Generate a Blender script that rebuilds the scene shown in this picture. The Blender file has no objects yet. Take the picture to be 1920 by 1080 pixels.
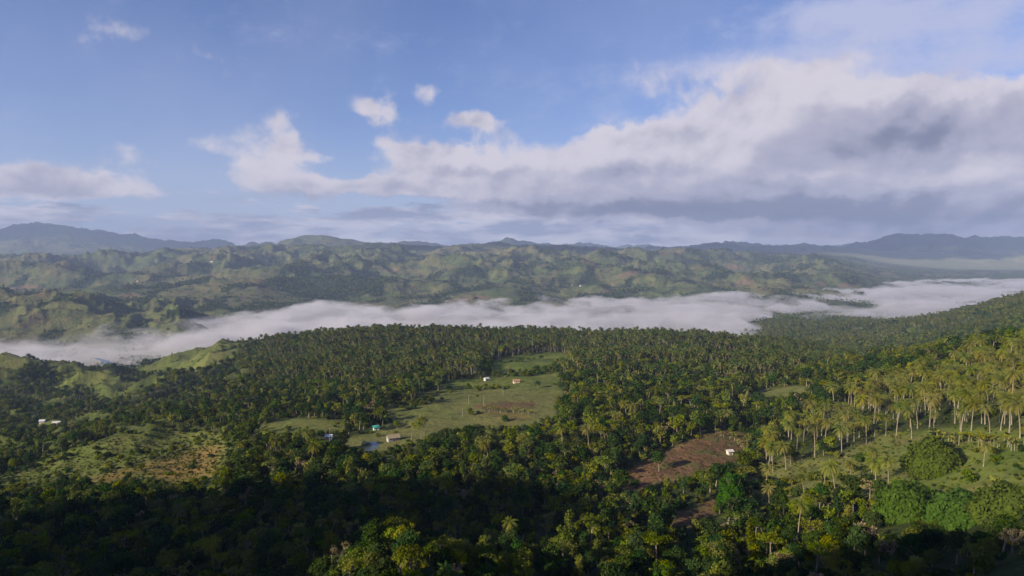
import bpy, math, random
import numpy as np
from mathutils import Vector
R = math.radians
random.seed(7)
rng = np.random.default_rng(7)
scene = bpy.context.scene
COL = scene.collection

# ---------------------------------------------------------------- camera
CZ = 300.0                      # height of the camera above the world zero
PITCH = math.atan(65/1280)      # looking slightly down
F = 1280.0                      # focal length in photo pixels (1920 wide)
cam = bpy.data.cameras.new('camera'); camo = bpy.data.objects.new('camera', cam); COL.objects.link(camo)
cam.sensor_width = 36; cam.lens = 36*F/1920
cam.clip_start = 1; cam.clip_end = 120000
camo.location = (0, 0, CZ); camo.rotation_euler = (R(90)-PITCH, 0, 0)
scene.camera = camo

# ---------------------------------------------------------------- light
SUN_EL = R(21.0)
SH = np.array([0.85, 0.527]); SH /= np.linalg.norm(SH)      # direction in which shadows fall
S = Vector((-SH[0]*math.cos(SUN_EL), -SH[1]*math.cos(SUN_EL), math.sin(SUN_EL)))
sun = bpy.data.lights.new('sun', 'SUN'); sun.energy = 5.0; sun.angle = R(0.53); sun.color = (1.0, 0.86, 0.60)
suno = bpy.data.objects.new('sun', sun); COL.objects.link(suno)
suno.rotation_euler = S.to_track_quat('Z', 'Y').to_euler(); suno.location = (0, 0, 1500)
scene.view_settings.view_transform = 'Standard'; scene.view_settings.look = 'None'
scene.view_settings.exposure = 0.80; scene.view_settings.gamma = 1.0
scene.cycles.use_denoising = True
scene.cycles.max_bounces = 5; scene.cycles.diffuse_bounces = 2; scene.cycles.glossy_bounces = 1
scene.cycles.transmission_bounces = 2; scene.cycles.transparent_max_bounces = 8; scene.cycles.volume_bounces = 1
scene.cycles.use_adaptive_sampling = True; scene.cycles.adaptive_threshold = 0.015

class NT:
    """small helper to write node trees"""
    def __init__(s, tree): s.t = tree; s.t.nodes.clear()
    def n(s, typ, **kw):
        nd = s.t.nodes.new(typ)
        for k, v in kw.items(): setattr(nd, k, v)
        return nd
    def put(s, sock, v):
        if v is None: return
        if isinstance(v, bpy.types.NodeSocket): s.t.links.new(v, sock)
        else: sock.default_value = v
    def m(s, op, a, b=None, c=None, clamp=False):
        nd = s.n('ShaderNodeMath', operation=op, use_clamp=clamp)
        for i, v in enumerate((a, b, c)): s.put(nd.inputs[i], v)
        return nd.outputs[0]
    def v(s, op, a, b=None, c=None):
        nd = s.n('ShaderNodeVectorMath', operation=op)
        s.put(nd.inputs[0], a)
        if b is not None: s.put(nd.inputs[3] if op == 'SCALE' else nd.inputs[1], b)
        if c is not None: s.put(nd.inputs[2], c)
        return nd.outputs['Value'] if op in ('DOT_PRODUCT', 'LENGTH') else nd.outputs[0]
    def mix(s, f, a, b):
        nd = s.n('ShaderNodeMix', data_type='RGBA', clamp_factor=True)
        s.put(nd.inputs[0], f); s.put(nd.inputs[6], a); s.put(nd.inputs[7], b)
        return nd.outputs[2]
    def comb(s, x, y, z):
        nd = s.n('ShaderNodeCombineXYZ')
        for i, v in enumerate((x, y, z)): s.put(nd.inputs[i], v)
        return nd.outputs[0]
    def noise(s, vec, scale, detail=4, rough=0.5, dist=0.0, color=False):
        nd = s.n('ShaderNodeTexNoise'); s.put(nd.inputs['Vector'], vec)
        nd.inputs['Scale'].default_value = scale; nd.inputs['Detail'].default_value = detail
        nd.inputs['Roughness'].default_value = rough; nd.inputs['Distortion'].default_value = dist
        return nd.outputs['Color'] if color else nd.outputs['Fac']
    def ss(s, x, a, b):
        nd = s.n('ShaderNodeMapRange', interpolation_type='SMOOTHSTEP')
        s.put(nd.inputs[0], x); nd.inputs[1].default_value = a; nd.inputs[2].default_value = b
        return nd.outputs[0]

def angles(px, py):
    """azimuth and elevation of the direction seen at a place of the photo"""
    u = (px-960)/F; v = (540-py)/F
    y = math.cos(PITCH)+v*math.sin(PITCH); z = -math.sin(PITCH)+v*math.cos(PITCH)
    return math.atan2(u, y), math.atan2(z, math.hypot(u, y))

# ---------------------------------------------------------------- sky
world = bpy.data.worlds.new('World'); scene.world = world; world.use_nodes = True
N = NT(world.node_tree)
sky = N.n('ShaderNodeTexSky', sky_type='NISHITA', sun_disc=False)
sky.sun_elevation = SUN_EL; sky.sun_rotation = math.atan2(S.x, S.y)
sky.altitude = 600; sky.air_density = 1.0; sky.dust_density = 1.0; sky.ozone_density = 2.0
SKY_STRENGTH = 0.073
tc = N.n('ShaderNodeTexCoord').outputs['Generated']
d = N.v('NORMALIZE', tc)
sep = N.n('ShaderNodeSeparateXYZ'); N.put(sep.inputs[0], d)
az = N.m('ARCTAN2', sep.outputs[0], sep.outputs[1])
el = N.m('ARCSINE', sep.outputs[2])
elp = N.m('MAXIMUM', el, 0.0)
# clouds get flatter towards the horizon
yy = N.m('POWER', N.m('MULTIPLY_ADD', elp, 1.0, 0.002), 0.62)
q = N.comb(az, N.m('MULTIPLY', yy, 0.95), 0.0)
warp = N.v('SUBTRACT', N.noise(q, 7.0, 5, 0.6, color=True), (0.5, 0.5, 0.5))
warp2 = N.v('SUBTRACT', N.noise(q, 26.0, 4, 0.6, color=True), (0.5, 0.5, 0.5))
warp_s = N.v('ADD', N.v('MULTIPLY', warp, (0.09, 0.045, 0.0)), N.v('MULTIPLY', warp2, (0.035, 0.030, 0.0)))
P = N.v('ADD', N.comb(az, el, 0.0), warp_s)
def blobs(P, lst):
    acc = None
    for (px, py, rx, ry, w) in lst:
        a, e = angles(px, py)
        sx, sy = F/rx, F/ry
        k = N.v('MULTIPLY_ADD', P, (sx, sy, 0), (-a*sx, -e*sy, 0))
        g = N.m('POWER', math.exp(-1), N.v('DOT_PRODUCT', k, k))
        acc = N.m('MULTIPLY', g, w) if acc is None else N.m('MULTIPLY_ADD', g, w, acc)
    return acc
CLOUDS = [(1250,300,270,60,.85),(980,330,280,46,.80),(800,290,100,22,.62),(1490,215,230,100,.9),(1740,250,240,90,1.0),
 (1960,240,170,70,.85),(1400,120,120,34,.42),(1640,330,360,70,1.0),(1300,378,380,38,.9),(1790,400,320,38,1.05),(1150,246,120,15,.50),
 (700,352,110,16,.50),(860,345,150,26,.60),(1960,350,160,70,.8),(1100,400,260,16,.5),
 (700,204,58,26,.70),(806,168,26,24,.62),(905,240,78,24,.66),(745,264,80,16,.42),(388,258,50,22,.44),(530,220,26,24,.52),
 (545,266,26,22,.66),(508,322,66,38,.66),(480,245,56,46,.34),(600,298,60,12,.38),(80,335,60,28,.66),(30,348,90,20,.45),(232,350,80,20,.70),
 (250,300,50,34,.38),(230,56,38,22,.27),(368,102,44,18,.34),(420,130,22,20,.28),(620,352,160,14,.42),(150,356,200,12,.35),(1015,232,75,26,-.75),(1110,200,110,26,-.55),(850,262,60,14,-.35),(650,322,50,26,-.35),(1820,118,220,30,-.55),(1500,95,120,16,-.4),(640,250,60,30,-.3),(905,228,50,14,.30)]
DARK = [(1745,248,130,40,.85),(1500,388,400,24,.95),(1250,402,440,14,.7),(1760,430,360,26,.95),(1000,383,260,11,.6),(1200,318,140,12,.3),(1430,345,200,18,.45),(600,377,300,10,.55),(880,322,120,9,.35),(250,367,300,9,.4),(1600,290,120,30,.3),(1200,282,110,20,-.55),(1000,305,200,16,-.4),(1850,335,170,26,-.6),(1500,330,60,9,-.5),(1330,190,180,40,-.2),(1700,178,220,16,-.4),(1400,300,90,14,-.2),(820,340,90,14,-.35)]
base = blobs(P, CLOUDS)
fb = N.noise(q, 8.0, 9, 0.55)
fs1 = N.noise(q, 7.0, 5, 0.5, 0.2)
fb2 = N.noise(N.v('ADD', q, (-0.012, 0.020, 0.0)), 7.0, 5, 0.5, 0.2)
ff = N.noise(q, 30.0, 7, 0.6, 0.3)
dens = N.m('MULTIPLY_ADD', N.m('SUBTRACT', fb, 0.5), 1.5, base)
dens = N.m('MULTIPLY_ADD', N.m('SUBTRACT', ff, 0.5), 0.75, dens)
alpha = N.ss(dens, 0.24, 0.74)
# layered band low above the horizon
qs = N.comb(az, N.m('MULTIPLY', elp, 4.2), 3.7)
st = N.noise(qs, 5.5, 8, 0.6)
st2 = N.noise(qs, 19.0, 7, 0.6)
ebell = N.ss(elp, 0.105, 0.045)
std = N.m('MULTIPLY_ADD', ebell, 0.34, N.m('MULTIPLY_ADD', N.m('SUBTRACT', st2, 0.5), 0.6, st))
st_a = N.m('MULTIPLY', N.ss(std, 0.69, 0.81), N.m('MULTIPLY', N.ss(elp, 0.15, 0.10), 0.94))
# thin high veil upper right
VEIL = [(1750,30,280,50,.85),(1860,110,260,26,.75),(1430,118,220,22,.5),(1180,225,160,26,.35),(1560,15,130,24,.6),(640,60,300,30,.18),(1100,150,300,40,.2)]
vb = blobs(N.v('ADD', N.comb(az, el, 0.0), N.v('MULTIPLY', warp, (0.2, 0.05, 0))), VEIL)
vn = N.noise(N.comb(N.m('MULTIPLY', az, 0.6), el, 1.0), 30.0, 8, 0.68)
veil = N.m('MULTIPLY', N.ss(N.m('MULTIPLY_ADD', N.m('SUBTRACT', vn, 0.5), 1.3, vb), 0.05, 1.0), 0.85)
haze_n = N.m('MULTIPLY', N.ss(N.noise(q, 2.3, 4, 0.5), 0.38, 0.75), 0.26)
# colours are radiances before the world strength
skyc = N.n('ShaderNodeHueSaturation'); N.put(skyc.inputs['Color'], sky.outputs[0])
skyc.inputs['Hue'].default_value = 0.5; skyc.inputs['Saturation'].default_value = 1.0; skyc.inputs['Value'].default_value = 1.0
CL = 0.73/SKY_STRENGTH
def cc(r, g, b, k=1.0): return (r*CL*k, g*CL*k, b*CL*k, 1)
lit = cc(0.57, 0.53, 0.58); mid = cc(0.34, 0.33, 0.415); drk = cc(0.15, 0.16, 0.235)
c0 = N.v('MULTIPLY', skyc.outputs[0], (0.75, 0.79, 1.10))
sky_low = N.mix(N.ss(elp, 0.20, 0.0), c0, cc(0.36, 0.41, 0.58))
sky_low = N.mix(0.6, c0, sky_low)
shade = N.m('MULTIPLY_ADD', N.m('SUBTRACT', fs1, fb2), 2.8, 0.62)
thick = N.ss(dens, 0.5, 1.6)
shade = N.m('SUBTRACT', shade, N.m('MULTIPLY', thick, 0.30))
shade = N.m('SUBTRACT', shade, N.m('MULTIPLY', blobs(P, DARK), 0.72))
shade = N.m('MULTIPLY_ADD', N.m('SUBTRACT', N.noise(q, 24.0, 6, .55), 0.5), 0.25, shade)
ccol = N.mix(N.ss(shade, -0.45, 0.12), drk, mid)
ccol = N.mix(N.ss(shade, 0.05, 0.75), ccol, lit)
scol = N.mix(N.ss(N.noise(N.v('ADD', qs, (.01, -.03, 0)), 9.0, 6, 0.6), 0.38, 0.62), cc(0.20, 0.22, 0.33), cc(0.62, 0.58, 0.62))
c = N.mix(haze_n, sky_low, cc(0.40, 0.42, 0.56))
c = N.mix(veil, c, cc(0.42, 0.44, 0.60))
c = N.mix(st_a, c, scol)
c = N.mix(N.m('MULTIPLY', alpha, 0.97), c, ccol)
bg = N.n('ShaderNodeBackground'); N.put(bg.inputs[0], c); bg.inputs[1].default_value = SKY_STRENGTH
wo = N.n('ShaderNodeOutputWorld'); N.t.links.new(bg.outputs[0], wo.inputs[0])
world.cycles.sampling_method = 'MANUAL'; world.cycles.sample_map_resolution = 512

# ---------------------------------------------------------------- numpy noise
def _hash(ix, iy, seed):
    h = (ix.astype(np.int64)*374761393 + iy.astype(np.int64)*668265263 + seed*1442695041) & 0xffffffff
    h = ((h ^ (h >> 13))*1274126177) & 0xffffffff
    return (h ^ (h >> 16)) & 0xffffffff
def perlin(x, y, seed=0):
    ix = np.floor(x); iy = np.floor(y); fx = x-ix; fy = y-iy
    ux = fx*fx*fx*(fx*(fx*6-15)+10); uy = fy*fy*fy*(fy*(fy*6-15)+10)
    def g(dx, dy):
        a = _hash(ix+dx, iy+dy, seed)/4294967296.0*2*math.pi
        return np.cos(a)*(fx-dx)+np.sin(a)*(fy-dy)
    a = g(0, 0)+ux*(g(1, 0)-g(0, 0)); b = g(0, 1)+ux*(g(1, 1)-g(0, 1))
    return (a+uy*(b-a))*1.41
def fbm(x, y, wl, octv, seed=0, gain=0.5):
    s = 0; a = 1.0; f = 1.0/wl; t = 0
    for o in range(octv):
        s = s+a*perlin(x*f, y*f, seed+o*17); t += a; a *= gain; f *= 2.03
    return s/t
def ridged(x, y, wl, octv, seed=0, gain=0.5):
    s = 0; a = 1.0; f = 1.0/wl; w = 1.0; t = 0
    for o in range(octv):
        r = 1-np.abs(perlin(x*f, y*f, seed+o*31)); r = r*r
        s = s+a*r*w; w = np.clip(r*1.6, 0, 1); t += a; a *= gain; f *= 2.1
    return s/t
def smooth(t): t = np.clip(t, 0, 1); return t*t*(3-2*t)

# ---------------------------------------------------------------- terrain
# heights relative to the camera, per azimuth column: depth -> height
T = {
 -900:{60:-90,240:-130,400:-165,800:-205,1100:-190,1500:-240,2300:-180,3200:-200,4500:-130,6500:-70,8000:-60,12000:250,26000:0},
 0:{60:-86,150:-100,200:-106,240:-113,330:-130,400:-141,480:-151,600:-178,700:-194,800:-203,900:-212,1000:-202,1100:-180,1180:-196,1350:-236,1500:-240,1800:-238,2000:-222,2300:-174,2500:-188,2700:-205,3200:-196,3800:-170,4500:-140,5500:-100,6500:-72,7200:-80,8000:-100,10000:140,12000:285,16000:0,26000:0},
 120:{60:-86,150:-100,200:-106,240:-113,330:-128,400:-137,480:-146,600:-172,700:-190,800:-200,900:-206,1000:-200,1080:-187,1180:-202,1350:-238,1500:-240,1800:-240,2000:-224,2250:-172,2500:-190,2700:-205,3200:-196,3800:-168,4500:-140,5500:-95,6500:-62,7200:-75,8000:-90,10000:200,12000:400,16000:0,26000:0},
 240:{60:-84,150:-98,200:-104,240:-112,330:-127,400:-132,440:-131,500:-140,600:-160,700:-180,800:-192,900:-200,970:-201,1050:-212,1200:-230,1350:-241,1500:-240,1800:-240,2000:-235,2200:-208,2500:-222,2700:-215,3200:-198,3800:-176,4500:-145,5500:-90,6500:-30,7200:-60,8000:-80,10000:60,12000:240,16000:0,26000:0},
 360:{60:-82,150:-96,200:-103,240:-110,330:-122,400:-128,450:-131,500:-136,560:-142,600:-149,700:-164,850:-179,1000:-186,1100:-182,1230:-180,1350:-205,1500:-235,1800:-240,2200:-235,2500:-216,3000:-197,3800:-165,4500:-135,5500:-75,6500:10,7200:-20,8000:-50,10000:0,12000:120,16000:0,26000:0},
 480:{60:-82,150:-95,200:-101,240:-107,330:-113,400:-112,450:-115,500:-120,600:-131,700:-141,800:-148,950:-156,1100:-152,1200:-160,1300:-190,1500:-235,1800:-240,2300:-225,3000:-192,3800:-160,4500:-125,5500:-65,6500:58,7200:10,8000:0,10000:0,12000:0,26000:0},
 600:{60:-80,150:-90,200:-96,240:-104,330:-110,400:-111,450:-112,500:-116,600:-124,700:-130,800:-133,950:-136,1080:-132,1200:-145,1350:-190,1550:-235,1800:-241,2600:-232,3200:-205,3800:-165,4500:-125,5500:-60,6500:60,7200:60,7600:150,8000:275,8300:240,8800:20,10000:0,12000:0,26000:0},
 680:{60:-74,150:-78,190:-84,215:-100,240:-106,330:-110,400:-111,450:-112,500:-113,600:-119,700:-124,800:-128,950:-131,1080:-130,1200:-145,1350:-190,1550:-235,1800:-241,2600:-235,3200:-207,3800:-170,4500:-125,5500:-60,6500:55,7200:40,7600:80,8000:150,8300:130,8800:0,10000:0,12000:0,26000:0},
 780:{60:-74,150:-78,190:-84,215:-100,240:-106,330:-109,400:-110,450:-111,500:-110,600:-113,700:-121,800:-125,950:-129,1080:-130,1200:-145,1350:-190,1550:-235,1800:-242,2600:-238,3200:-208,3800:-180,4500:-135,5500:-60,6500:74,7200:0,8000:-40,10000:0,26000:0},
 840:{60:-76,150:-82,190:-88,215:-102,240:-107,330:-109,400:-110,450:-111,500:-110,600:-111,700:-118,800:-123,950:-127,1080:-130,1200:-148,1350:-192,1550:-238,1800:-243,2600:-240,3200:-208,3800:-185,4500:-140,5500:-80,6500:48,7200:0,10000:0,26000:0},
 920:{60:-80,150:-90,200:-97,240:-106,280:-109,330:-110,400:-110,450:-110,500:-108,600:-112,700:-117,800:-120,950:-125,1080:-129,1200:-150,1350:-194,1550:-238,1800:-244,2600:-242,3200:-209,3800:-188,4500:-145,5500:-75,6500:82,7200:0,10000:0,26000:0},
 1080:{60:-84,150:-96,200:-102,240:-106,280:-108,330:-110,400:-108,450:-106,500:-106,600:-110,700:-114,800:-118,950:-124,1080:-134,1200:-156,1350:-196,1550:-238,1800:-244,2600:-243,3200:-210,3800:-188,4500:-145,5500:-70,6500:70,7200:10,10000:0,26000:0},
 1200:{60:-86,150:-97,200:-103,240:-107,280:-109,330:-110,400:-105,450:-103,500:-103,600:-107,700:-112,800:-116,950:-122,1080:-137,1200:-160,1350:-198,1550:-238,1800:-243,2600:-243,3300:-208,3800:-185,4500:-140,5500:-75,6500:-12,7200:-30,10000:12,12000:0,26000:0},
 1320:{60:-86,150:-97,200:-103,240:-107,280:-109,330:-108,400:-100,450:-101,500:-103,600:-107,700:-113,800:-118,950:-124,1060:-135,1200:-160,1350:-196,1550:-232,1800:-236,2600:-238,3400:-208,4000:-185,4500:-150,5500:-85,6500:-35,7200:-50,8500:-20,10000:16,12000:0,26000:0},
 1440:{60:-86,150:-96,200:-102,240:-106,280:-108,330:-110,380:-104,450:-100,550:-105,700:-115,800:-121,900:-127,1020:-133,1150:-155,1300:-185,1500:-205,1800:-218,2200:-222,2800:-238,3600:-210,4200:-190,5000:-130,5500:-95,6500:-55,8000:-20,10000:25,12000:0,26000:0},
 1560:{60:-84,150:-90,200:-97,240:-100,280:-102,330:-101,400:-94,480:-90,550:-96,650:-112,800:-125,900:-135,1000:-150,1200:-178,1500:-195,1800:-205,2200:-222,2800:-240,4000:-220,4600:-198,5500:-120,6500:-75,8000:-40,10000:60,11500:95,14000:0,26000:0},
 1680:{60:-80,150:-84,200:-91,240:-92,280:-92,330:-90,400:-85,470:-80,520:-80,620:-105,800:-140,1000:-160,1200:-170,1500:-182,1750:-186,1950:-205,2500:-238,4500:-225,5200:-205,6000:-175,7000:-160,8000:-130,9000:-60,10500:80,12000:205,15000:0,26000:0},
 1800:{60:-74,150:-76,200:-84,240:-83,280:-80,330:-75,400:-70,450:-66,500:-72,600:-100,800:-130,1000:-146,1200:-150,1500:-152,1650:-155,1900:-170,2300:-235,4500:-240,5500:-215,6500:-195,8000:-190,9000:-100,10500:60,12000:150,15000:0,26000:0},
 1920:{60:-66,150:-68,200:-76,240:-70,280:-65,350:-60,420:-54,500:-68,600:-90,800:-115,1000:-120,1200:-118,1450:-104,1650:-110,1900:-140,2300:-220,3000:-242,5000:-240,5800:-215,7000:-200,8500:-190,9500:-80,11000:80,12500:140,15000:0,26000:0},
 2700:{60:-60,240:-50,420:-30,600:-50,1000:-60,1450:-40,2300:-100,3500:-200,5800:-200,8500:-150,12000:180,26000:0},
}
def px2ratio(px): return (px-960)/F
def slope2py(s):            # tan(elevation) on the forward axis -> photo row
    return 540-F*np.tan(np.arctan(s)+PITCH)
def py2slope(py): return np.tan(np.arctan((540-np.asarray(py, float))/F)-PITCH)
def gauss_blur(A, sig, axis):
    r = int(3*sig)+1; k = np.exp(-0.5*(np.arange(-r, r+1)/sig)**2); k /= k.sum()
    pad = [(0, 0)]*A.ndim; pad[axis] = (r, r)
    B = np.pad(A, pad, mode='edge'); out = np.zeros_like(A)
    n = A.shape[axis]
    for i, w in enumerate(k): out += w*np.take(B, np.arange(i, i+n), axis=axis)
    return out
RC = np.concatenate([np.linspace(-1.75, -0.84, 90)[:-1], np.linspace(-0.84, 0.84, 1000), np.linspace(0.84, 1.75, 90)[1:]])
LD = np.linspace(math.log(45), math.log(16000), 960)
DD = np.exp(LD)
cols = sorted(T)
prof = np.stack([np.interp(LD, np.log(sorted(T[c])), [T[c][k] for k in sorted(T[c])]) for c in cols], 1)
prof = gauss_blur(prof, 4.0, 0)
fine = np.linspace(-1.75, 1.75, 700); rat = np.array([px2ratio(c) for c in cols])
Zf = np.stack([np.interp(fine, rat, prof[i]) for i in range(len(LD))], 0)
Zf = gauss_blur(Zf, 3.0, 1)
Zb = np.stack([np.interp(RC, fine, Zf[i]) for i in range(len(LD))], 0)
GX = RC[None, :]*DD[:, None]; GY = np.repeat(DD[:, None], len(RC), 1)
def px_of(x, y, z):         # photo place of a world point (z relative to the camera)
    dep = y*math.cos(PITCH)-z*math.sin(PITCH)
    return 960+F*x/dep, 540-F*(z*math.cos(PITCH)+y*math.sin(PITCH))/dep
wx = GX+90*fbm(GX, GY, 700, 3, 5); wy = GY+90*fbm(GX, GY, 700, 3, 9)
rid = ridged(wx, wy, 1350, 5, 3, 0.46)
rid2 = ridged(wx+40*fbm(GX, GY, 160, 2, 8), wy, 430, 5, 21, 0.55)
rid3 = ridged(GX, GY, 170, 4, 23, 0.5)
big = ridged(wx, wy, 3600, 5, 40, 0.5)
far = smooth((DD-2700)/900)[:, None]*(1-0.35*smooth((DD-5600)/900)[:, None])
mtn = smooth((DD-9000)/1500)[:, None]
rid4 = ridged(wx*.8+300, wy*1.3, 640, 5, 29, 0.55)
crest_ = 1-.65*smooth((DD-5200)/900)[:, None]*(1-smooth((DD-8600)/500)[:, None])
far = far*(1-.85*smooth((RC-.46)/.12)[None, :]*(1-smooth((DD-8300)/500)[:, None]))
relief = far*((rid-0.42)*210*(.45+.55*crest_)+(rid2-0.42)*72*crest_+(rid4-0.42)*90*crest_+(rid3-0.4)*16*crest_)*(.6+.4*smooth((DD-3600)/800)[:, None]) + mtn*((big-0.45)*260+(ridged(wx, wy, 1500, 4, 47, .45)-.42)*100)
leftm = smooth((DD-1750)/300)[:, None]*(1-smooth((DD-2600)/300)[:, None])*smooth((-0.40-RC)/0.08)[None, :]
relief += leftm*((ridged(GX+40*fbm(GX, GY, 150, 2, 12), GY, 380, 4, 52, .5)-0.42)*110+8)
# the grassy hills of the left side
grm = smooth((DD-860)/120)[:, None]*(1-smooth((DD-1250)/120)[:, None])
gridge = ridged(GX+30*fbm(GX, GY, 120, 2, 2), GY, 210, 4, 77, 0.55)
relief += grm*smooth((-0.36-RC)/0.08)[None, :]*(gridge-0.45)*46
nearm = 1-smooth((DD-1500)/800)[:, None]
relief += nearm*(fbm(GX, GY, 160, 3, 61)*5.0)*smooth((DD-150)/250)[:, None] + nearm*fbm(GX, GY, 28, 3, 62)*1.2
midm = smooth((DD-1150)/300)[:, None]*(1-smooth((DD-1600)/900)[:, None])
relief += midm*(ridged(GX, GY, 330, 4, 88)-0.42)*26*smooth((RC-0.1)/0.3)[None, :]
lroll = smooth((DD-430)/120)[:, None]*(1-smooth((DD-1150)/150)[:, None])*smooth((-0.30-RC)/0.10)[None, :]
rollr = ridged(GX*.8+GY*.6+20*fbm(GX, GY, 90, 2, 15), GY*.8-GX*.6, 170, 3, 66, .45)
relief += lroll*(1-.6*grm)*(rollr-.45)*34
relief += smooth((DD-640)/150)[:, None]*(1-smooth((DD-1250)/150)[:, None])*smooth((RC+.36)/.08)[None, :]*fbm(GX, GY, 230, 2, 67)*11
Z = Zb+relief
def terrain(x, y):
    """ground height (relative to camera) at world points in front of the camera"""
    x = np.asarray(x, float); y = np.maximum(np.asarray(y, float), 46)
    r = np.clip(x/y, -1.749, 1.749); l = np.clip(np.log(y), LD[0], LD[-1]-1e-6)
    fi = np.interp(r, RC, np.arange(len(RC))); fj = (l-LD[0])/(LD[1]-LD[0])
    i = np.clip(fi.astype(int), 0, len(RC)-2); j = np.clip(fj.astype(int), 0, len(LD)-2)
    a = fi-i; b = fj-j
    return (Z[j, i]*(1-a)+Z[j, i+1]*a)*(1-b)+(Z[j+1, i]*(1-a)+Z[j+1, i+1]*a)*b
def at(px, py, d0=150, d1=3000):
    """first place where the ray through a place of the photo meets the ground"""
    ds = np.exp(np.linspace(math.log(d0), math.log(d1), 1500)); v = (540-py)/F; u = (px-960)/F
    den = math.cos(PITCH)+v*math.sin(PITCH); x = u/den*ds; z = float(py2slope(py))*ds
    below = terrain(x, ds) >= z; k = int(np.argmax(below)) if below.any() else len(ds)-1
    return float(x[k]), float(ds[k]), float(terrain(x[k], ds[k]))

def inpoly(px, py, poly):
    poly = np.array(poly, float); ins = np.zeros(np.shape(px), bool); n = len(poly)
    for i in range(n):
        x1, y1 = poly[i]; x2, y2 = poly[(i+1) % n]
        if y1 == y2: continue
        c = ((y1 > py) != (y2 > py)) & (px < (x2-x1)*(py-y1)/(y2-y1)+x1)
        ins ^= c
    return ins
FIELD = [(832,716),(905,706),(1000,706),(1040,697),(1058,700),(1046,722),(1062,742),(1040,760),(1046,786),(1000,800),(900,802),(840,806),(800,830),(735,852),(660,840),(636,826),(700,806),(738,792),(715,774),(728,757),(785,746),(812,732)]
FIELD2 = [(915,684),(930,674),(985,663),(1055,661),(1075,668),(1030,690),(940,702),(920,700)]
FSOIL = [(885,761),(930,755),(1002,753),(1006,765),(940,768),(895,766)]
FPATH = [(895,772),(940,774),(1000,779),(1000,785),(940,783),(890,776)]
LCLEAR = [(470,806),(530,786),(600,784),(650,790),(650,806),(560,816),(490,820)]
LSLOPE = [(-60,905),(60,866),(150,838),(230,818),(300,806),(380,806),(440,822),(430,850),(395,900),(340,910),(280,902),(215,895),(120,900),(40,920)]
LTAN = [(150,905),(230,878),(300,862),(380,835),(420,838),(400,890),(345,912),(300,905),(270,885),(200,912)]
SOIL = [(1160,912),(1150,895),(1180,880),(1240,848),(1300,822),(1360,806),(1400,815),(1395,850),(1370,870),(1290,895),(1235,908),(1190,922)]
SOIL2 = [(1250,985),(1262,962),(1300,950),(1350,930),(1345,960),(1300,985),(1265,995)]
SLOPE = [(1400,960),(1390,905),(1480,850),(1560,860),(1640,815),(1700,812),(1790,800),(1930,806),(2000,800),(2000,1000),(1920,985),(1800,975),(1700,950),(1600,925),(1500,955)]
GROVE = [(1480,812),(1560,770),(1640,735),(1720,700),(1830,690),(1900,655),(2100,640),(2100,815),(1920,822),(1800,812),(1730,808),(1660,830),(1560,845),(1500,870),(1440,905),(1425,850)]
CLEAR3 = [(1385,744),(1420,730),(1510,722),(1520,736),(1460,750),(1400,756)]
RED = [(592,648),(640,640),(650,652),(620,660),(595,656)]
def sample_g(px, dep):
    x = (px-960)/F*dep; return ridged(x+30*fbm(x, dep, 120, 2, 2), dep, 210, 4, 77, 0.55)+.25*fbm(x, dep, 60, 3, 78)
def roll_g(px, dep):
    x = (px-960)/F*dep; return ridged(x*.8+dep*.6+20*fbm(x, dep, 90, 2, 15), dep*.8-x*.6, 170, 3, 66, .45)+.3*fbm(x, dep, 70, 3, 79)
def zones(px, py, dep):
    """grass, soil, palm and open masks by place"""
    near = dep < 760
    out = {}
    out['soil'] = (inpoly(px, py, SOIL)|inpoly(px, py, SOIL2)) & near
    out['fsoil'] = inpoly(px, py, FSOIL) & (dep > 420) & (dep < 900)
    out['fpath'] = inpoly(px, py, FPATH) & (dep > 420) & (dep < 900)
    out['field'] = (inpoly(px, py, FIELD)|inpoly(px, py, FIELD2)|inpoly(px, py, LCLEAR)) & (dep > 380) & (dep < 1100)
    out['lslope'] = inpoly(px, py, LSLOPE) & (dep < 700)
    out['ltan'] = inpoly(px, py, LTAN) & (dep < 700)
    out['slope'] = inpoly(px, py, SLOPE) & (dep < 480)
    out['grove'] = inpoly(px, py, GROVE) & (dep < 600)
    out['clear3'] = inpoly(px, py, CLEAR3) & (dep < 650)
    out['red'] = inpoly(px, py, RED) & (dep < 1300)
    out['lhill'] = (dep > 880) & (dep < 1200) & (px < 262) & (py < 775) & (sample_g(px, dep) > .38)
    out['lroll'] = (dep > 470) & (dep < 1100) & (px < 520) & (py > 690) & (roll_g(px, dep) > .78+.10*(px > 380)) & ~out['lhill']
    out['lridge'] = (dep > 980) & (dep < 1330) & (px > 255) & (px+90*fbm((px-960)/F*dep, dep, 90, 3, 313) < 480-(py-640)*1.3) & (py < 705)
    return out
PX, PY = px_of(GX, GY, Z)
ZN = zones(PX, PY, GY)
jit = fbm(GX, GY, 22, 3, 5)
gz = np.zeros_like(Z)
for k in ('field', 'lslope', 'slope', 'clear3', 'ltan', 'fpath'): gz = np.maximum(gz, ZN[k].astype(float))
for k in ('lhill', 'lridge', 'lroll'): gz = np.maximum(gz, ZN[k]*np.clip(.62+1.5*fbm(GX, GY, 55, 4, 83), 0.1, .95))
sz = (ZN['soil']|ZN['fsoil']|ZN['red']).astype(float)
tz = (ZN['ltan']|ZN['fpath']).astype(float)
def blur2(A, s): return gauss_blur(gauss_blur(A, s, 0), s, 1)
gz = blur2(gz, 1.2); sz = blur2(sz, 1.3); tz = blur2(tz, 3.0)
gz *= 1-sz
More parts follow.
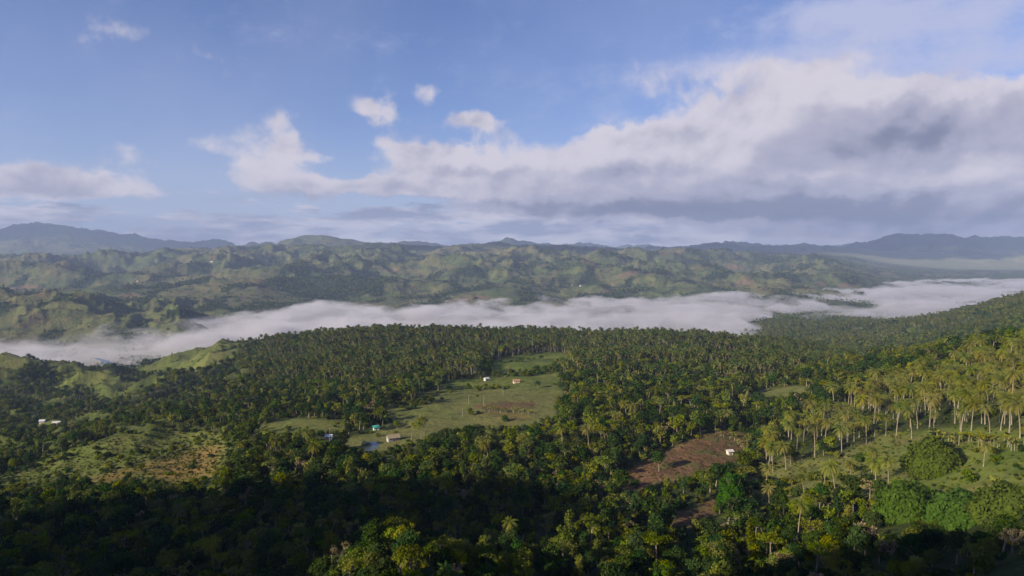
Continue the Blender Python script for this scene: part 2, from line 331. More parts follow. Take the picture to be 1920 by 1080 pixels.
# woods in the gullies of the far hills
gul = smooth((0.30-0.4*rid-0.6*rid2+0.34*fbm(GX, GY, 420, 4, 91))/0.10)
gul = np.maximum(gul, smooth((fbm(GX, GY, 620, 5, 93)-0.24)/0.08)); gul = np.maximum(gul, smooth((fbm(GX, GY, 190, 4, 94)-0.16)/0.06))
farw = smooth((DD-1350)/400)[:, None]
rightwoods = smooth((DD-1000)/150)[:, None]*(1-smooth((DD-3000)/400)[:, None])*smooth((RC-0.32)/0.06)[None, :]
forest = np.where(GY < 1350, 1-np.clip(gz+sz, 0, 1), gul)
forest = np.maximum(forest, rightwoods*(0.25+0.6*(fbm(GX, GY, 300, 4, 95) > 0.0)))
plain = smooth((DD-7600)/500)[:, None]*(1-smooth((DD-9200)/500)[:, None])*smooth((RC-0.45)/0.08)[None, :]
forest = np.maximum(forest, mtn*np.ones_like(forest))*(1-plain)
farsoil = smooth((fbm(GX+500, GY, 210, 4, 97)-0.27)/0.08)*smooth((DD-2500)/600)[:, None]*(1-smooth((DD-9000)/800)[:, None])

def new_mesh(name, verts, faces=None, quads=None, smooth_=True, uniform=4):
    me = bpy.data.meshes.new(name)
    if quads is None: quads = np.array(faces)
    nv, nf = len(verts), len(quads); k = quads.shape[1]
    me.vertices.add(nv); me.vertices.foreach_set('co', np.asarray(verts, np.float32).ravel())
    me.loops.add(nf*k); me.loops.foreach_set('vertex_index', quads.astype(np.int32).ravel())
    me.polygons.add(nf); me.polygons.foreach_set('loop_start', (np.arange(nf)*k).astype(np.int32))
    if smooth_: me.polygons.foreach_set('use_smooth', np.ones(nf, bool))
    me.update(calc_edges=True); me.validate()
    return me
def grid_quads(nj, ni):
    j, i = np.meshgrid(np.arange(nj-1), np.arange(ni-1), indexing='ij')
    a = (j*ni+i).ravel(); return np.stack([a, a+1, a+ni+1, a+ni], 1)
def add_attr(me, name, data):
    at_ = me.attributes.new(name, 'FLOAT', 'POINT'); at_.data.foreach_set('value', np.asarray(data, np.float32).ravel())
def tag(o, label=None, cat=None, group=None, kind=None):
    if label: o['label'] = label
    if cat: o['category'] = cat
    if group: o['group'] = group
    if kind: o['kind'] = kind
    return o
def link(name, data, parent=None, loc=(0, 0, 0)):
    o = bpy.data.objects.new(name, data); COL.objects.link(o); o.location = loc
    if parent: o.parent = parent
    return o
def material(name):
    m = bpy.data.materials.new(name); m.use_nodes = True; return m, NT(m.node_tree)

# ---- ground material
gm, N = material('ground')
def attr(n):
    a = N.n('ShaderNodeAttribute'); a.attribute_name = n; return a.outputs['Fac']
pos = N.n('ShaderNodeNewGeometry').outputs['Position']
n_big = N.noise(pos, 0.0035, 6, 0.6); n_mid = N.noise(pos, 0.022, 5, 0.6); n_small = N.noise(pos, 0.35, 5, 0.7); n_tuft = N.noise(pos, 0.09, 4, 0.65)
grass = N.mix(N.ss(n_mid, 0.38, 0.62), (0.080, 0.115, 0.020, 1), (0.145, 0.165, 0.036, 1))
grass = N.mix(N.ss(n_big, 0.42, 0.66), grass, (0.140, 0.142, 0.050, 1))
grass = N.mix(N.m('MULTIPLY', N.ss(n_tuft, 0.52, 0.70), 0.75), grass, (0.035, 0.060, 0.016, 1))
grass = N.mix(N.m('MULTIPLY', N.ss(n_small, 0.35, 0.75), 0.45), grass, (0.045, 0.062, 0.020, 1))
grass = N.mix(N.m('MULTIPLY', N.ss(N.noise(pos, 0.045, 7, 0.72, 1.2), 0.56, 0.63), 0.55), grass, (0.150, 0.115, 0.055, 1))
tan_ = N.mix(N.ss(n_tuft, 0.35, 0.65), (0.200, 0.130, 0.048, 1), (0.105, 0.090, 0.030, 1))
grass = N.mix(attr('tan'), grass, tan_)
soil = N.mix(N.ss(n_small, 0.30, 0.70), (0.185, 0.108, 0.062, 1), (0.075, 0.045, 0.028, 1))
wv = N.n('ShaderNodeTexWave'); N.put(wv.inputs['Vector'], pos); wv.inputs['Scale'].default_value = 0.16; wv.inputs['Distortion'].default_value = 3.0; wv.inputs['Detail'].default_value = 3
soil = N.mix(N.m('MULTIPLY', wv.outputs['Fac'], 0.45), soil, (0.085, 0.052, 0.034, 1))
soil = N.mix(N.m('MULTIPLY', N.ss(n_tuft, 0.52, 0.64), 0.8), soil, (0.09, 0.095, 0.035, 1))
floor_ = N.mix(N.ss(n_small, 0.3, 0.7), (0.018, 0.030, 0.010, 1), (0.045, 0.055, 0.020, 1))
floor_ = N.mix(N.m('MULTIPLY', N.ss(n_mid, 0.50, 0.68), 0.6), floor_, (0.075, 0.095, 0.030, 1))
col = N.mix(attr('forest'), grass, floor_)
col = N.mix(attr('soil'), col, soil)
# patchwork of the far hills
mot = N.noise(pos, 0.012, 8, 0.68)
fg = N.mix(N.ss(mot, 0.36, 0.60), (0.042, 0.062, 0.024, 1), (0.098, 0.112, 0.042, 1))
fg = N.mix(N.ss(N.noise(pos, 0.0022, 5, 0.65), 0.44, 0.62), fg, (0.120, 0.115, 0.050, 1))
fg = N.mix(N.m('MULTIPLY', N.ss(N.noise(pos, 0.020, 8, 0.75), 0.50, 0.60), 0.75), fg, (0.022, 0.040, 0.016, 1))
fg = N.mix(N.m('MULTIPLY', N.ss(N.noise(pos, 0.0075, 5, 0.7), 0.56, 0.66), 0.6), fg, (0.120, 0.085, 0.052, 1))
fg = N.mix(N.m('MULTIPLY', attr('farsoil'), 0.75), fg, (0.150, 0.100, 0.062, 1))
fg = N.mix(attr('forest'), fg, N.mix(N.ss(N.noise(pos, 0.05, 5, 0.7), 0.35, 0.65), (0.010, 0.022, 0.010, 1), (0.032, 0.048, 0.018, 1)))
fg = N.mix(attr('plain'), fg, (0.20, 0.20, 0.085, 1))
col = N.mix(attr('far'), col, fg)
bs = N.n('ShaderNodeBsdfPrincipled'); N.put(bs.inputs['Base Color'], col); bs.inputs['Roughness'].default_value = 1.0
bs.inputs['Specular IOR Level'].default_value = 0.05
bm = N.n('ShaderNodeBump'); bm.inputs['Strength'].default_value = 0.8; bm.inputs['Distance'].default_value = 1.0
hh = N.m('MULTIPLY_ADD', n_tuft, 2.2, N.m('MULTIPLY', n_small, 0.5))
hh = N.m('MULTIPLY_ADD', N.m('MULTIPLY', N.noise(pos, 0.02, 6, 0.65), attr('far')), 16.0, hh)
N.put(bm.inputs['Height'], hh); N.put(bs.inputs['Normal'], bm.outputs[0])
out = N.n('ShaderNodeOutputMaterial'); N.t.links.new(bs.outputs[0], out.inputs[0])

verts = np.stack([GX, GY, Z+CZ], -1).reshape(-1, 3)
me = new_mesh('terrain', verts, quads=grid_quads(len(LD), len(RC)))
for n_, A in (('forest', forest), ('soil', sz), ('tan', tz), ('far', np.repeat(farw, len(RC), 1)), ('farsoil', farsoil), ('plain', plain*np.ones_like(Z))):
    add_attr(me, n_, A)
me.materials.append(gm)
tag(link('terrain', me), kind='structure')

# ---- the hill on the left behind the camera whose shadow lies over the near woods
gx = np.arange(-1500, 900, 10.0); gy = np.arange(-1000, 1300, 10.0)
HX, HY = np.meshgrid(gx, gy)
a_ = HX*SH[0]+HY*SH[1]; s_ = HX*SH[1]-HY*SH[0]          # along and across the shadow direction
A0 = -420.0
#  across position : how far beyond the camera line the shadow reaches on the plain
REACH = [(-1100,-650),(-760,-550),(-520,-450),(-430,-320),(-412,-250),(-396,-150),(-380,-50),(-357,20),(-310,85),(-256,175),(-208,185),(-200,150),(-192,80),(-160,60),(-146,100),(-134,215),(-110,255),(-93,280),(-50,290),(60,240),(160,200),(500,0),(900,-300)]
rk, rv = zip(*REACH)
reach = np.interp(s_, rk, rv)+10*fbm(s_, a_*0, 45, 3, 7)
top = -108+np.maximum(reach-A0, 0)*math.tan(SUN_EL)
bell = np.exp(-((a_-A0)/150.0)**2)
HZ = -112+(top+112)*bell
HZ = np.where((HY > 40) & (np.abs(HX) < 1.6*np.maximum(HY, 1)), -240, HZ)
HZ = np.where((a_ > A0+160) & (HY < 60), np.minimum(HZ, -92), HZ)
hm = new_mesh('hill', np.stack([HX, HY, HZ+CZ], -1).reshape(-1, 3), quads=grid_quads(len(gy), len(gx)))
for n_ in ('forest',): add_attr(hm, n_, np.ones(HX.size))
for n_ in ('soil', 'tan', 'far', 'farsoil', 'plain'): add_attr(hm, n_, np.zeros(HX.size))
hm.materials.append(gm)
tag(link('hill', hm), kind='structure')

# ---------------------------------------------------------------- plant materials
def leaf_material(name, ca, cb, cc_, trans=0.25, rand=0.35):
    m, N = material(name)
    oi = N.n('ShaderNodeObjectInfo').outputs['Random']
    tint = N.n('ShaderNodeAttribute'); tint.attribute_name = 'tint'
    c = N.mix(oi, ca, cb)
    c = N.mix(N.m('MULTIPLY', tint.outputs['Fac'], 0.75), c, cc_)
    hs = N.n('ShaderNodeHueSaturation'); N.put(hs.inputs['Color'], c)
    r2 = N.m('FRACT', N.m('MULTIPLY', oi, 17.31))
    N.put(hs.inputs['Value'], N.m('MULTIPLY_ADD', r2, rand*2, 1-rand))
    r3 = N.m('FRACT', N.m('MULTIPLY', oi, 41.7)); N.put(hs.inputs['Hue'], N.m('MULTIPLY_ADD', r3, 0.05, 0.472))
    N.put(hs.inputs['Saturation'], N.m('MULTIPLY_ADD', N.m('FRACT', N.m('MULTIPLY', oi, 91.3)), 0.3, 0.93))
    di = N.n('ShaderNodeBsdfDiffuse'); N.put(di.inputs[0], hs.outputs[0])
    tr = N.n('ShaderNodeBsdfTranslucent'); N.put(tr.inputs[0], hs.outputs[0])
    mx = N.n('ShaderNodeMixShader'); mx.inputs[0].default_value = trans
    N.t.links.new(di.outputs[0], mx.inputs[1]); N.t.links.new(tr.outputs[0], mx.inputs[2])
    o = N.n('ShaderNodeOutputMaterial'); N.t.links.new(mx.outputs[0], o.inputs[0]); return m
M = {}
M['leaf'] = leaf_material('leaf', (0.048, 0.084, 0.014, 1), (0.108, 0.124, 0.022, 1), (0.140, 0.155, 0.028, 1))
M['leaf_dark'] = leaf_material('leaf_dark', (0.018, 0.044, 0.013, 1), (0.032, 0.060, 0.015, 1), (0.055, 0.080, 0.020, 1))
M['leaf_bright'] = leaf_material('leaf_bright', (0.100, 0.140, 0.022, 1), (0.145, 0.155, 0.030, 1), (0.18, 0.19, 0.035, 1))
M['palm'] = leaf_material('palm', (0.105, 0.135, 0.032, 1), (0.165, 0.170, 0.040, 1), (0.25, 0.205, 0.05, 1), 0.2, 0.28)
M['palm_green'] = leaf_material('palm_green', (0.040, 0.068, 0.022, 1), (0.085, 0.098, 0.030, 1), (0.150, 0.125, 0.042, 1), 0.2, 0.35)
M['vine'] = leaf_material('vine', (0.044, 0.082, 0.014, 1), (0.052, 0.088, 0.016, 1), (0.085, 0.120, 0.024, 1), 0.2, 0.08)
M['bamboo'] = leaf_material('bamboo', (0.026, 0.075, 0.014, 1), (0.028, 0.080, 0.015, 1), (0.050, 0.105, 0.02, 1), 0.2, 0.05)
M['dry'] = leaf_material('dry', (0.16, 0.115, 0.07, 1), (0.20, 0.15, 0.085, 1), (0.26, 0.20, 0.12, 1), 0.1)
def plain_mat(name, a, b, scale=3.0, rough=0.9):
    m, N = material(name)
    co = N.n('ShaderNodeTexCoord').outputs['Object']
    c = N.mix(N.ss(N.noise(co, scale, 5, 0.6), 0.35, 0.65), a, b)
    bs = N.n('ShaderNodeBsdfPrincipled'); N.put(bs.inputs['Base Color'], c); bs.inputs['Roughness'].default_value = rough
    o = N.n('ShaderNodeOutputMaterial'); N.t.links.new(bs.outputs[0], o.inputs[0]); return m
M['bark'] = plain_mat('bark', (0.13, 0.10, 0.075, 1), (0.24, 0.20, 0.15, 1), 2.0)
M['palm_bark'] = plain_mat('palm_bark', (0.16, 0.135, 0.10, 1), (0.28, 0.24, 0.18, 1), 2.5)
M['white_wall'] = plain_mat('white_wall', (0.48, 0.43, 0.38, 1), (0.62, 0.57, 0.52, 1), 1.0)
M['pink_wall'] = plain_mat('pink_wall', (0.62, 0.45, 0.40, 1), (0.75, 0.60, 0.55, 1), 1.0)
M['aqua_wall'] = plain_mat('aqua_wall', (0.45, 0.75, 0.78, 1), (0.60, 0.85, 0.85, 1), 1.0)
M['grey_wall'] = plain_mat('grey_wall', (0.30, 0.29, 0.30, 1), (0.42, 0.40, 0.40, 1), 1.0)
M['tin_roof'] = plain_mat('tin_roof', (0.42, 0.44, 0.47, 1), (0.60, 0.60, 0.62, 1), 1.5, 0.5)
M['white_roof'] = plain_mat('white_roof', (0.45, 0.44, 0.43, 1), (0.66, 0.64, 0.62, 1), 1.5, 0.5)
M['teal_roof'] = plain_mat('teal_roof', (0.05, 0.30, 0.28, 1), (0.08, 0.42, 0.38, 1), 1.5, 0.5)
M['rust_roof'] = plain_mat('rust_roof', (0.28, 0.13, 0.08, 1), (0.40, 0.22, 0.15, 1), 1.5, 0.7)
M['thatch'] = plain_mat('thatch', (0.22, 0.17, 0.11, 1), (0.33, 0.26, 0.18, 1), 3, 1.0)
M['dark_opening'] = plain_mat('dark_opening', (0.02, 0.02, 0.02, 1), (0.03, 0.03, 0.03, 1))
M['wood'] = plain_mat('wood', (0.20, 0.13, 0.08, 1), (0.28, 0.19, 0.12, 1))
M['pole'] = plain_mat('pole', (0.26, 0.25, 0.23, 1), (0.36, 0.34, 0.31, 1))

# ---------------------------------------------------------------- plant meshes (numpy)
class MB:
    def __init__(s): s.v = []; s.f = []; s.m = []; s.t = []; s.n = 0
    def quad(s, pts, tint=0, mi=0):      # pts (k,4,3)
        pts = np.asarray(pts, float); k = len(pts)
        s.v.append(pts.reshape(-1, 3)); s.f.append(np.arange(k*4).reshape(k, 4)+s.n); s.n += k*4
        s.m.append(np.full(k, mi)); s.t.append(np.repeat(np.broadcast_to(tint, (k,)), 4))
    def tube(s, path, rad, seg=6, mi=0):
        path = np.asarray(path, float); k = len(path); a = np.linspace(0, 2*np.pi, seg, endpoint=False)
        tan = np.gradient(path, axis=0); tan /= np.linalg.norm(tan, axis=1)[:, None]+1e-9
        ref = np.where(np.abs(tan[:, 2:3]) > 0.9, [[1., 0, 0]], [[0, 0, 1.]])
        u = np.cross(tan, ref); u /= np.linalg.norm(u, axis=1)[:, None]; w = np.cross(tan, u)
        P_ = path[:, None]+np.asarray(rad)[:, None, None]*(np.cos(a)[None, :, None]*u[:, None]+np.sin(a)[None, :, None]*w[:, None])
        s.v.append(P_.reshape(-1, 3)); q_ = []
        for j in range(k-1):
            for i in range(seg): q_.append((j*seg+i, j*seg+(i+1) % seg, (j+1)*seg+(i+1) % seg, (j+1)*seg+i))
        s.f.append(np.array(q_)+s.n); s.n += k*seg; s.m.append(np.full(len(q_), mi)); s.t.append(np.zeros(k*seg))
    def arrays(s): return np.concatenate(s.v), np.concatenate(s.f), np.concatenate(s.m), np.concatenate(s.t)
    def mesh(s, name, mats, smooth_=False):
        v, f, m, t = s.arrays(); me = new_mesh(name, v, quads=f, smooth_=smooth_)
        for a in mats: me.materials.append(a)
        if len(mats) > 1 and len(me.polygons) == len(m): me.polygons.foreach_set('material_index', m.astype(np.int32))
        if len(me.vertices) == len(t): add_attr(me, 'tint', t)
        return me
    def merge(s, o, mi):
        v, f, m, t = o.arrays(); s.v.append(v); s.f.append(f+s.n); s.n += len(v); s.m.append(np.full(len(f), mi)); s.t.append(t)
def unit(v): return v/(np.linalg.norm(v, axis=-1, keepdims=True)+1e-9)
def leafquads(r, C, Nrm, size):
    """small bent leaf clumps at C with normals about Nrm"""
    k = len(C); nr = unit(Nrm+r.normal(0, 0.55, (k, 3)))
    u = unit(np.cross(nr, r.normal(0, 1, (k, 3)))); w = np.cross(nr, u)
    sz = (size*r.uniform(0.55, 1.25, k))[:, None]; el_ = r.uniform(0.5, 1.0, k)[:, None]
    a = C-u*sz*0.5; c = C+u*sz*0.5
    b = C-w*sz*0.5*el_-nr*sz*0.18; d_ = C+w*sz*0.5*el_-nr*sz*0.18
    return np.stack([a, b, c, d_], 1)
def make_palm(seed, height, detail):
    r = np.random.default_rng(seed); tr = MB(); cr = MB()
    lean = r.normal(0, 0.07*height, 2); tt = np.linspace(0, 1, 7)
    path = np.stack([lean[0]*tt**1.7, lean[1]*tt**1.7, height*tt-0.6*(tt == 0)], 1)
    tr.tube(path, 0.24-0.11*tt+0.12*(tt == 0), 7 if detail else 4)
    top_ = path[-1]; nf = 30 if detail else 15
    for i in range(nf):
        azm = i*2.39996+r.normal(0, .15); t0 = 1-(i/(nf-1)); pitch = R(78)*t0+R(-42)*(1-t0)+r.normal(0, .09)
        L = r.uniform(4.0, 5.1)*(0.75 if t0 > .85 else 1)
        ns = 9 if detail else 5; s_ = np.linspace(0, 1, ns)
        ang = pitch-s_*(R(88) if t0 > .3 else R(60)); st_ = L/(ns-1)
        h = np.concatenate([[0], np.cumsum(np.cos(ang[:-1])*st_)]); z_ = np.concatenate([[0], np.cumsum(np.sin(ang[:-1])*st_)])
        dirh = np.array([math.cos(azm), math.sin(azm), 0]); side = np.array([-math.sin(azm), math.cos(azm), 0])
        ax = top_+h[:, None]*dirh+z_[:, None]*np.array([0, 0, 1.])
        tn = float(np.clip((0.55-t0)*1.3+r.normal(0, .15), 0, 1))
        if detail:
            for sd in (-1, 1):
                wd = 0.95*np.sin(np.clip(s_*0.93+0.10, 0, 1)*np.pi)**0.6
                tip = ax+side*sd*wd[:, None]*0.75-np.array([0, 0, 1.])*(wd*0.62)[:, None]
                q_ = []
                for j in range(ns-1):
                    for fr in (0.0, 0.5):
                        a = ax[j]*(1-fr)+ax[j+1]*fr; b = ax[j]*(0.66-fr)+ax[j+1]*(0.34+fr) if fr == 0 else ax[j]*0.16+ax[j+1]*0.84
                        tp = tip[j]*(1-fr)+tip[j+1]*fr+(ax[j+1]-ax[j])*0.55
                        q_.append([a, b, tp+(b-a)*0.15, tp])
                cr.quad(q_, tn)
        else:
            for sd in (-1, 1):
                wd = 0.8*np.sin(np.clip(s_*0.9+0.12, 0, 1)*np.pi)**0.6
                tip = ax+side*sd*wd[:, None]-np.array([0, 0, 1.])*(wd*0.6)[:, None]
                cr.quad([[ax[j], ax[j+1], tip[j+1], tip[j]] for j in range(ns-1)], tn)
    return tr, cr
def make_tree(seed, height, width, n, size, shape='round', limbs=7):
    r = np.random.default_rng(seed); tr = MB(); cr = MB()
    th = height*{'round': .38, 'tall': .42, 'flat': .62, 'open': .5, 'bush': .05}[shape]
    bend = r.normal(0, .04*height, 2); tt = np.linspace(0, 1, 5)
    base = np.stack([bend[0]*tt, bend[1]*tt, th*tt*1.15-0.8*(tt == 0)], 1)
    r0 = 0.028*height+0.06
    if shape != 'bush': tr.tube(base, r0*(1-.45*tt), 7)
    tp = base[-1]; lobes = []
    for i in range(limbs):
        a = i*2.4+r.uniform(-.4, .4); f = (i+.5)/limbs
        if shape == 'flat': rr = width*.5*r.uniform(.35, .8); zz = height*r.uniform(.80, .92); sc = (width*.24, width*.24, height*.09)
        elif shape == 'tall': rr = width*.5*r.uniform(.1, .5); zz = height*(.36+.55*f); sc = (width*.30*(1.15-.5*f),)*2+(height*.15,)
        elif shape == 'open': rr = width*.5*r.uniform(.45, .85); zz = height*r.uniform(.55, .92); sc = (width*.17, width*.17, height*.10)
        elif shape == 'bush': rr = width*.5*r.uniform(.1, .65); zz = height*r.uniform(.3, .62); sc = (width*.28, width*.28, height*.30)
        else: rr = width*.5*r.uniform(.2, .62)*(1.15-.5*f); zz = height*(.46+.38*f); sc = (width*.27, width*.27, height*.17)
        c_ = np.array([bend[0]+rr*math.cos(a), bend[1]+rr*math.sin(a), zz])
        sc = np.array(sc)*r.uniform(.75, 1.2); lobes.append((c_, sc))
        if shape != 'bush':
            mid_ = tp*.5+c_*.5+np.array([0, 0, -.08*height]); tr.tube([tp*.98+base[2]*.02, mid_, c_+[0, 0, sc[2]*.2]], [r0*.45, r0*.3, r0*.1], 4)
    vol = np.array([l[1].prod() for l in lobes])**(2/3); cnt = (n*vol/vol.sum()).astype(int)
    for (c_, sc), k in zip(lobes, cnt):
        dn = unit(r.normal(0, 1, (k, 3))); dn[:, 2] = np.abs(dn[:, 2])*np.where(r.random(k) < .78, 1, -1)
        lump = 1+.22*np.sin(dn[:, 0]*7+c_[0])*np.sin(dn[:, 1]*6+c_[1])
        rad_ = r.uniform(.62, 1.06, k)*lump
        C = c_+dn*sc*rad_[:, None]
        cr.quad(leafquads(r, C, dn, size), np.clip(r.normal(.3, .35, k), 0, 1))
    return tr, cr
def make_banana(seed):
    r = np.random.default_rng(seed); tr = MB(); cr = MB()
    for s_ in range(3):
        o = np.array([r.normal(0, .9), r.normal(0, .9), 0]); h = r.uniform(1.6, 2.6)
        tr.tube([o-[0, 0, .4], o+[0, 0, h*.5], o+[0, 0, h]], [.16, .14, .09], 5)
        for i in range(7):
            a = i*2.4+r.random(); L = r.uniform(1.6, 2.4); dh = np.array([math.cos(a), math.sin(a), 0]); sd = np.array([-math.sin(a), math.cos(a), 0])*.32
            p0 = o+[0, 0, h]; p1 = p0+dh*L*.45+[0, 0, L*.5]; p2 = p0+dh*L*.95+[0, 0, L*.35]
            cr.quad([[p0-sd*.3, p0+sd*.3, p1+sd, p1-sd], [p1-sd, p1+sd, p2+sd*.4, p2-sd*.4]], r.uniform(0, .6))
    return tr, cr
def joined(pair, mats, name):
    b = MB(); b.merge(pair[0], 0); b.merge(pair[1], 1); return b.mesh(name, mats)

PALMS = [make_palm(100+i, h, True) for i, h in enumerate((11.0, 12.5, 11.6, 14.0, 8.6))]
PALM_T = [p[0].mesh('trunk', [M['palm_bark']], True) for p in PALMS]; PALM_C = [p[1].mesh('crown', [M['palm']]) for p in PALMS]
SPEC = [(11, 10, 1100, .85, 'round', 9, 'leaf'), (13, 10.5, 1300, .85, 'round', 10, 'leaf_dark'), (14, 7.5, 1000, .8, 'tall', 9, 'leaf_dark'),
        (10, 8.5, 900, .8, 'round', 8, 'leaf_bright'), (13, 12, 800, .8, 'flat', 9, 'leaf'), (12, 9, 560, .75, 'open', 11, 'leaf_bright'),
        (9, 8.5, 900, .8, 'round', 7, 'leaf_dark'), (15, 6.5, 900, .75, 'tall', 10, 'leaf'), (10, 8, 420, .6, 'open', 12, 'dry')]
TREES = [make_tree(200+i, *s_[:6]) if False else make_tree(200+i, s_[0], s_[1], s_[2], s_[3], s_[4], s_[5]) for i, s_ in enumerate(SPEC)]
TREE_T = [t[0].mesh('trunk', [M['bark']], True) for t in TREES]; TREE_C = [t[1].mesh('crown', [M[SPEC[i][6]]]) for i, t in enumerate(TREES)]

def proto_collection(name, meshes):
    c = bpy.data.collections.new(name)
    for i, me in enumerate(meshes):
        o = bpy.data.objects.new('%s_%02d' % (name, i), me); c.objects.link(o)
    return c
def scatter(name, coll, pts, rotz, scl, idx, label, cat, mat=None, tilt=0.06):
    me = bpy.data.meshes.new(name); n = len(pts)
    me.vertices.add(n); me.vertices.foreach_set('co', np.asarray(pts, np.float32).ravel())
    r = np.zeros((n, 3), np.float32); r[:, :2] = rng.normal(0, tilt, (n, 2)); r[:, 2] = rotz
    a = me.attributes.new('rot', 'FLOAT_VECTOR', 'POINT'); a.data.foreach_set('vector', r.ravel())
    s3 = np.asarray(scl, np.float32)
    if s3.ndim == 1: s3 = np.repeat(s3[:, None], 3, 1)
    a = me.attributes.new('scl', 'FLOAT_VECTOR', 'POINT'); a.data.foreach_set('vector', s3.ravel())
    a = me.attributes.new('idx', 'INT', 'POINT'); a.data.foreach_set('value', np.asarray(idx, np.int32))
    o = link(name, me); g = bpy.data.node_groups.new(name, 'GeometryNodeTree')
    g.interface.new_socket('Geometry', in_out='INPUT', socket_type='NodeSocketGeometry')
    g.interface.new_socket('Geometry', in_out='OUTPUT', socket_type='NodeSocketGeometry')
    gi = g.nodes.new('NodeGroupInput'); go = g.nodes.new('NodeGroupOutput')
    ip = g.nodes.new('GeometryNodeInstanceOnPoints'); ci = g.nodes.new('GeometryNodeCollectionInfo')
    ci.inputs['Collection'].default_value = coll; ci.inputs['Separate Children'].default_value = True; ci.inputs['Reset Children'].default_value = True
    def na(nm, dt):
        x = g.nodes.new('GeometryNodeInputNamedAttribute'); x.data_type = dt; x.inputs['Name'].default_value = nm; return x.outputs['Attribute']
    ip.inputs['Pick Instance'].default_value = True
    L = g.links.new
    L(gi.outputs[0], ip.inputs['Points']); L(ci.outputs[0], ip.inputs['Instance']); L(na('idx', 'INT'), ip.inputs['Instance Index'])
    L(na('rot', 'FLOAT_VECTOR'), ip.inputs['Rotation']); L(na('scl', 'FLOAT_VECTOR'), ip.inputs['Scale']); L(ip.outputs[0], go.inputs[0])
    md = o.modifiers.new('scatter', 'NODES'); md.node_group = g
    tag(o, label, cat, kind='stuff'); return o

# ---------------------------------------------------------------- where things grow
cell = 5.6
cx = np.arange(-1150, 1150, cell); cy = np.arange(150, 1330, cell)
X, Y = np.meshgrid(cx, cy); X = (X+rng.uniform(-.45, .45, X.shape)*cell).ravel(); Y = (Y+rng.uniform(-.45, .45, Y.shape)*cell).ravel()
keep = np.abs(X/Y) < 0.83; X, Y = X[keep], Y[keep]
Zg = terrain(X, Y); px, py = px_of(X, Y, Zg); zn = zones(px, py, Y)
u01 = rng.random(len(X)); cl = fbm(X, Y, 90, 3, 301); cl2 = fbm(X, Y, 45, 3, 302)
NONE, PALM, TREE, BUSH, BANANA = 0, 1, 2, 3, 4
K = np.full(len(X), TREE)
K[(u01 > .72)] = BUSH
# palm groves on the middle ridge
pxn = px+70*fbm(X, Y, 120, 3, 311)-30*smooth((1150-Y)/300)+0
ridge = (Y > 740) & (Y < 1200) & (pxn > 500) & (px < 1640)
ridgeR = (Y > 560) & (Y < 1200) & (px > 1040) & (px < 1700) & (py < 740-0.02*(px-1040))
ridgeL = (Y > 600) & (Y < 1200) & (pxn > 470+60*fbm(X, Y, 50, 2, 312)) & (px < 900) & (py < 722)
pm = (ridge | ridgeR | ridgeL) & ~zn['field']
pz = pm & (cl > -0.28+0.45*((px < 820) & (Y > 800) & (cl2 > 0.1)))
K[pz] = np.where(u01[pz] < .82, PALM, np.where(u01[pz] < .88, TREE, NONE))
cl3 = fbm(X, Y, 60, 3, 307); K[pz & (cl3 > .13)] = TREE; K[pz & (cl3 > .11) & (cl3 < .14)] = NONE; K[pz & (fbm(X, Y, 38, 2, 308) < -.34)] = BUSH
K[zn['grove']] = np.where(u01[zn['grove']] < .74, PALM, np.where(u01[zn['grove']] < .80, BUSH, NONE))
up = zn['grove'] & (((py < 735) & (px < 1800)) | (py < 682)); K[up & (u01 > .35)] = TREE
lo_ = zn['grove'] & (py > 790) & (px < 1720); K[lo_ & (u01 > .36)] = np.where(u01[lo_ & (u01 > .36)] > .85, BUSH, NONE)
sl = zn['slope'] & ~zn['grove']; K[sl] = np.where(u01[sl] < .035, PALM, np.where(u01[sl] < .20, BUSH, NONE))
K[sl & (py > 900) & (px < 1780) & (u01 > .45)] = BUSH
K[sl & (px > 1620) & (py > 880) & (u01 < .10)] = PALM
for z_ in ('field', 'fpath', 'fsoil', 'soil', 'clear3'): K[zn[z_]] = np.where(u01[zn[z_]] < .008, BUSH, NONE)
fe = zn['field'] & (((px < 850) & (cl2 > .20)) | (cl2 > .36)); K[fe] = np.where(u01[fe] < .25, TREE, BUSH)
ls = zn['lslope']; K[ls] = np.where(u01[ls] < .26+1.0*cl2[ls], BUSH, NONE); K[ls & (u01 > .985)] = TREE
lt = zn['ltan']; K[lt & (u01 > .10)] = NONE
lo2 = zn['lroll']; K[lo2] = np.where((u01[lo2] < .30) | (cl2[lo2] > .18), BUSH, NONE)
lh = zn['lhill']; K[lh] = np.where((u01[lh] < .38) | (cl2[lh] > .10), BUSH, NONE)
lr = zn['lridge']; K[lr] = np.where((u01[lr] < .35) | (cl2[lr] > .15), BUSH, NONE)
for hh_, am in ((4.5, .95), (8.0, .8), (11.0, .5)):
    tpx, tpy = px_of(X, Y, Zg+hh_); zt = zones(tpx, tpy, Y*0+500)
    hid = (zt['field'] | zt['soil'] | zt['clear3'] | (zt['lslope'] & (Y > 300)) | zt['ltan'] | (zt['slope'] & (tpy < 965) & (px > 1480))) & ~zn['grove'] & ((K == TREE) | (K == PALM)) & ((Y < 560) | ((zt['field'] | zt['clear3']) & (Y < 860)))
    K[hid & (rng.random(len(X)) < am)] = BUSH
# scattered palms in the near woods
nw = (K == TREE) & (Y < 700) & (rng.random(len(X)) < np.where(Y < 330, .012, .035)); K[nw] = PALM
# bamboo and mound places, houses: keep clear
CLEARP = []
def clear_around(x, y, r_): CLEARP.append((x, y, r_))

